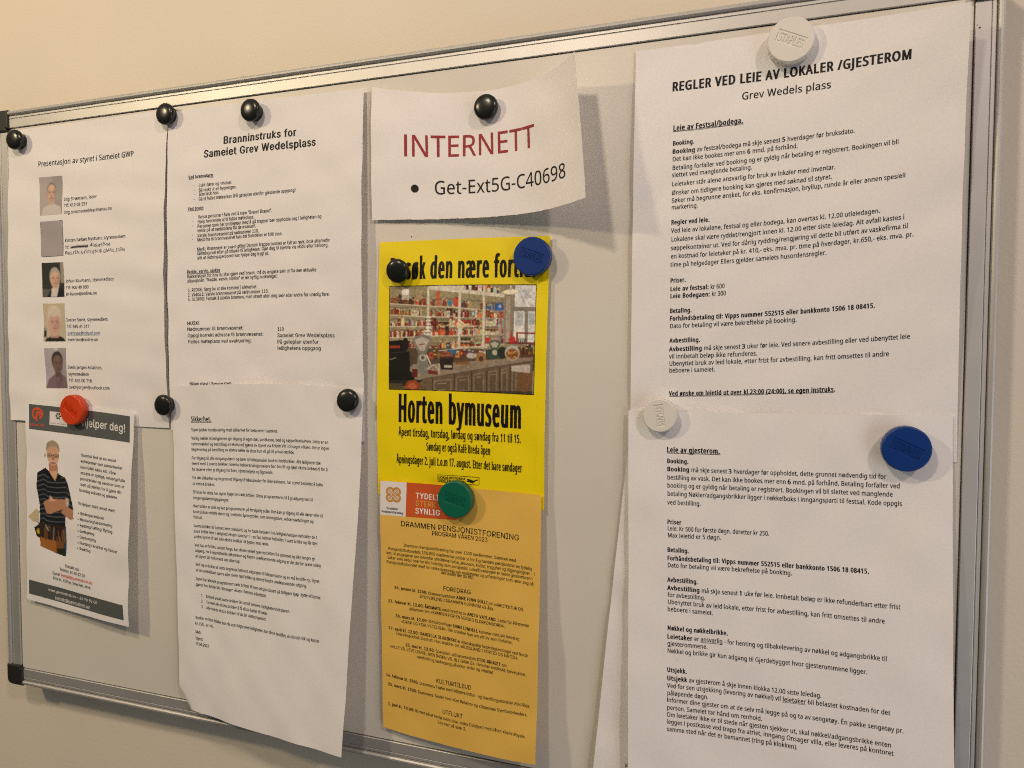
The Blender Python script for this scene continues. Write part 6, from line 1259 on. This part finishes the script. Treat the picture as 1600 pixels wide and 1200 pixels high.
def strokes(k, qn, name, polys, m_, wd, off=.16, closed=False):
    q = [np.array(x) for x in QUADS[qn][1]]; V = []; FF = []; w_, h_ = SHEETS[k][:2]; sc_ = np.array([w_, h_])
    for pts in polys:
        pts = np.array(pts, float); x = pts[:, :1]; y = pts[:, 1:]
        st = ((q[0] * (1 - x) + q[1] * x) * (1 - y) + (q[3] * (1 - x) + q[2] * x) * y) * sc_
        if closed:
            st = np.concatenate([st, st[:1]])
        d = np.gradient(st, axis=0); d /= np.linalg.norm(d, axis=1, keepdims=True) + 1e-9
        nn = np.stack([-d[:, 1], d[:, 0]], 1) * wd / 2; i0 = len(V)
        for j in range(len(st)):
            V += [(st[j] + nn[j]) / sc_, (st[j] - nn[j]) / sc_]
        for j in range(len(st) - 1):
            a_ = i0 + j * 2; FF.append((a_, a_ + 1, a_ + 3, a_ + 2))
    V = np.array(V)
    return part(S[k], name, surf(k, V[:, 0], V[:, 1], off), FF, INKS[m_])


strokes('A', 'scrib', 'crossed_out_number', [[(x, .5 + .42 * (-1) ** i) for i, x in enumerate(np.linspace(0, 1, 34))], [(x, .55 + .3 * math.sin(i * 2.2)) for i, x in enumerate(np.linspace(0, 1, 60))]], 'pen', .75)
arc = lambda cx, cy, r1, r2, a0, a1, n=20: [(cx + (r1 + (r2 - r1) * i / n) * math.cos(math.radians(a0 + (a1 - a0) * i / n)), cy - (r1 + (r2 - r1) * i / n) * math.sin(math.radians(a0 + (a1 - a0) * i / n))) for i in range(n + 1)]
strokes('E', 'swirl', 'swirl_logo', [arc(.5, .45, .42, .30, 240, -70, 26), arc(.55, .45, .16, .10, 250, -60, 14), [(.40, .50), (.36, .75), (.42, .95)]], 'orange', 2.4)
strokes('E', 'snow', 'star_logo', [[(.5 + .12 * math.cos(a), .5 + .12 * math.sin(a)), (.5 + .5 * math.cos(a), .5 + .5 * math.sin(a))] for a in np.arange(6) * math.pi / 3] +
        [[(.5 + .3 * math.cos(a + s_), .5 + .3 * math.sin(a + s_)), (.5 + .42 * math.cos(a), .5 + .42 * math.sin(a))] for a in np.arange(6) * math.pi / 3 for s_ in (.5, -.5)], 'ink', .7, .2)
petals = []
for a in (45, 135, 225, 315):
    ca, sa = math.cos(math.radians(a)), math.sin(math.radians(a))
    petals.append([(.5 + .26 * ca + .2 * math.cos(t), .5 + .26 * sa + .2 * math.sin(t)) for t in np.linspace(0, 6.283, 20)])
strokes('O', 'oflower', 'knot_emblem', petals, 'flower', 2.0)
strokes('O', 'oflower', 'knot_emblem', [[(.2, .2), (.8, .8)], [(.8, .2), (.2, .8)]], 'flower', 2.6, .18)
strokes('O', 'oflower', 'knot_emblem', [[(.18 + o_, .25 - o_), (.42 + o_, .5 - o_)] for o_ in (0,)] + [[(.25, .18), (.5, .42), (.75, .18)], [(.25, .82), (.5, .58), (.75, .82)], [(.18, .25), (.42, .5), (.18, .75)], [(.82, .25), (.58, .5), (.82, .75)]], 'owhite', .55, .22)
strokes('Y', 'ylogo', 'logo_frame', [[(0, 0), (.5, 0), (.999, 0)], [(1, 0), (1, 1)], [(1, 1), (0, 1)], [(0, 1), (0, 0)]], 'cond', .35)
strokes('Y', 'ylogo', 'cannon_logo', [[(.72, .45), (.9, .62)], [(.70, .62), (.86, .75)], [(.74, .30), (.80, .6), (.86, .85)], [(.84, .60), (.97, .32)], [(.70, .40), (.84, .50)]], 'heavy', .9)

k, q = QUADS['bullet']; cq = sum(np.array(x) for x in q) / 4; rr = [np.array(q[1]) - np.array(q[0]), np.array(q[3]) - np.array(q[0])]
V = np.array([cq] + [cq + rr[0] * .5 * math.cos(a) + rr[1] * .5 * math.sin(a) for a in np.linspace(0, 2 * math.pi, 33)[:-1]])
part(S[k], 'bullet', surf(k, V[:, 0], V[:, 1], .16), [(0, i + 1, (i + 1) % 32 + 1) for i in range(32)], INKS['ink'])
for i, (u, v, r_, n_) in enumerate(DOTS):
    bm = bmesh.new(); bmesh.ops.create_circle(bm, cap_ends=True, segments=10, radius=r_ / 1000)
    for vt in bm.verts:
        vt.co = Vector((vt.co.x, 0, vt.co.y * .8)) + Vector(W((u, v, n_)))
    bpart('pen_dot', done(bm, 'pen_dot'), INKS['ink'])
KW = {'heavy': dict(off_bold=(.075, .018)), 'cond': dict(off_bold=(.050, .012)), 'pen': dict(off_reg=(0., 0.))}
for k, name, col, size, lines in TEXTS:
    kw = dict(KW.get(col, {})); kw['face'] = 'G' if k in 'BEO' else 'N'
    if k in 'ABDE' and col != 'pen':
        kw.setdefault('off_reg', (.016, .010))
    if k in 'FG':
        kw.setdefault('off_reg', (.013, .010)); kw['off_bold'] = (.056, .020)
        if name == 'heading':
            kw['off_bold'] = (.058, .022)
    if k == 'B' and name == 'heading':
        kw['off_bold'] = (.048, .014)
    P, F = text_arrays(k, size, lines, jit=(col == 'pen'), **kw)
    part(S[k], name, P, F, INKS[col])


# ---------------------------------------------------------------- magnets
def lathe(bm, prof, n=48, cap=True):
    rings = []
    for r_, z in prof:
        if r_ < 1e-6:
            rings.append([bm.verts.new((0, -z, 0))]); continue
        rings.append([bm.verts.new((r_ * math.cos(i * 2 * math.pi / n), -z, r_ * math.sin(i * 2 * math.pi / n))) for i in range(n)])
    for a, b in zip(rings, rings[1:]):
        for i in range(n):
            j = (i + 1) % n
            if len(a) == 1:
                bm.faces.new((a[0], b[j], b[i]))
            elif len(b) == 1:
                bm.faces.new((a[i], a[j], b[0]))
            else:
                bm.faces.new((a[i], a[j], b[j], b[i]))
    return rings


def scaled(me, f=.001):
    for v in me.vertices:
        v.co *= f
    return me


bm = bmesh.new(); lathe(bm, [(7.2, 0), (7.8, .4), (7.6, 2), (7.0, 3.6), (7.2, 4.9), (0, 5.0)]); knob_base = scaled(done(bm, 'grip'))
bm = bmesh.new(); lathe(bm, [(0, 4.4), (6.9, 4.5), (8.8, 5.0), (9.7, 5.9), (9.95, 7.0), (9.7, 8.1), (8.8, 9.0), (6.6, 9.7), (3.6, 10.05), (0, 10.15)]); knob_head = scaled(done(bm, 'head'))
for me in (knob_base, knob_head):
    for v in me.vertices:
        v.co.y *= 1.22
    me.materials.append(BLACK); me.polygons.foreach_set('use_smooth', [True] * len(me.polygons))
KN = [('k1', 'black knob magnet by the frame corner on the portrait sheet'), ('k2', 'black knob magnet on the seam between portrait sheet and fire instruction sheet, at the top'),
      ('k3', 'black knob magnet above the Branninstruks heading'), ('k4', 'black knob magnet above the red word INTERNETT'), ('k5', 'black knob magnet covering the start of the yellow poster title'),
      ('k6', 'black knob magnet right of the small flyer, left edge of Sikkerhet sheet'), ('k7', 'black knob magnet at upper right corner of the Sikkerhet sheet')]
tilt = {'k5': (8, 3), 'k7': (-5, 4), 'k1': (0, 4)}
for key, label in KN:
    u, v, n = MAGNETS[key]
    e = bpy.data.objects.new('knob_magnet', None); C.objects.link(e); e.location = W((u, v, n - 9.0))
    a, b = tilt.get(key, (0, 0)); e.rotation_euler = (math.radians(a), 0, math.radians(b))
    tag(e, label, 'magnet', 'black knob magnets')
    for nm, me in (('grip', knob_base), ('head', knob_head)):
        o = bpy.data.objects.new(nm, me); C.objects.link(o); o.parent = e


def disc_magnet(key, rad, hgt, ang, m_, label, lift=0):
    u, v, n = MAGNETS[key]
    e = bpy.data.objects.new('disc_magnet', None); C.objects.link(e); e.location = W((u, v, n - hgt)); tag(e, label, 'magnet', 'round disc magnets')
    bm = bmesh.new(); rt = rad - .9
    prof = [(rad - .6, 0), (rad, .5), (rad, hgt - 1.2), (rad - .25, hgt - .5), (rt, hgt)]
    rings = lathe(bm, prof, 72); bm.faces.new(rings[0][::-1])
    hw, hh = rad * .66, rad * .28; ca, sa = math.cos(math.radians(ang)), math.sin(math.radians(ang))

    def pt(x, y, z):
        return (x * ca - y * sa, -z, x * sa + y * ca)
    loops = []
    for ins, z in ((0, hgt), (.25, hgt - .25), (.3, hgt - .6)):
        loops.append([bm.verts.new(pt(x * (hw - ins), y * (hh - ins), z)) for x, y in ((-1, -1), (1, -1), (1, 1), (-1, 1))])
    ed = [bm.edges.get((rings[-1][i], rings[-1][(i + 1) % 72])) for i in range(72)] + [bm.edges.new((loops[0][i], loops[0][(i + 1) % 4])) for i in range(4)]
    bmesh.ops.triangle_fill(bm, use_beauty=True, edges=ed)
    for a, b in zip(loops, loops[1:]):
        for i in range(4):
            bm.faces.new((a[i], a[(i + 1) % 4], b[(i + 1) % 4], b[i]))
    bm.faces.new(loops[-1])
    me = scaled(done(bm, 'body')); me.materials.append(m_); ns = len(me.polygons)
    me.polygons.foreach_set('use_smooth', [abs(p.normal.y) < .98 and math.hypot(p.center.x, p.center.z) * 1000 > rad - 1.5 for p in me.polygons])
    o = bpy.data.objects.new('body', me); C.objects.link(o); o.parent = e
    V, F, L, _z = layout('*STAPLES*', off_bold=(.01, .01)); size = hh * 2 * .66 / .682; V = np.array(V)
    X = (V[:, 0] / L - .5) * hw * 1.72; Y = (V[:, 1] - .341) * size; nV = len(V)
    top = [pt(x, y, hgt - .12) for x, y in zip(X, Y)]; bot = [pt(x, y, hgt - .65) for x, y in zip(X, Y)]
    FF = list(F); cnt = {}
    for f in F:
        for i in range(len(f)):
            cnt.setdefault(tuple(sorted((f[i], f[(i + 1) % len(f)]))), []).append((f[i], f[(i + 1) % len(f)]))
    for kk, lst in cnt.items():
        if len(lst) == 1:
            i, j = lst[0]; FF.append((i, j, j + nV, i + nV))
    me = from_arrays('lettering', np.array(top + bot) / 1000, FF); me.materials.append(m_)
    o = bpy.data.objects.new('lettering', me); C.objects.link(o); o.parent = e


def pl(name, c, r=.36):
    return mat(name, lin(c), r, noise=.02, nscale=90, spec=.5)


WHT = pl('white_plastic', (.90, .89, .86), .5)
BLU = pl('blue_plastic', (.03, .21, .50)); GRN = pl('green_plastic', (.03, .40, .31)); RED = pl('red_plastic', (.84, .27, .10))
disc_magnet('w1', 15.2, 7.5, -25, WHT, 'large white disc magnet at the top of the REGLER VED LEIE sheet')
disc_magnet('w2', 12.4, 6.5, 99, WHT, 'smaller white disc magnet at left, above the Leie av gjesterom heading')
disc_magnet('b1', 14.9, 7.5, -21, BLU, 'blue disc magnet covering the end of the yellow poster title')
disc_magnet('b2', 15.0, 7.5, 155, BLU, 'blue disc magnet at upper right of the Leie av gjesterom sheet')
disc_magnet('g1', 15.0, 7.5, -15, GRN, 'green disc magnet joining the yellow poster and the tan leaflet')
disc_magnet('r1', 14.9, 7.5, -34, RED, 'red disc magnet on the grey banner of the small flyer')
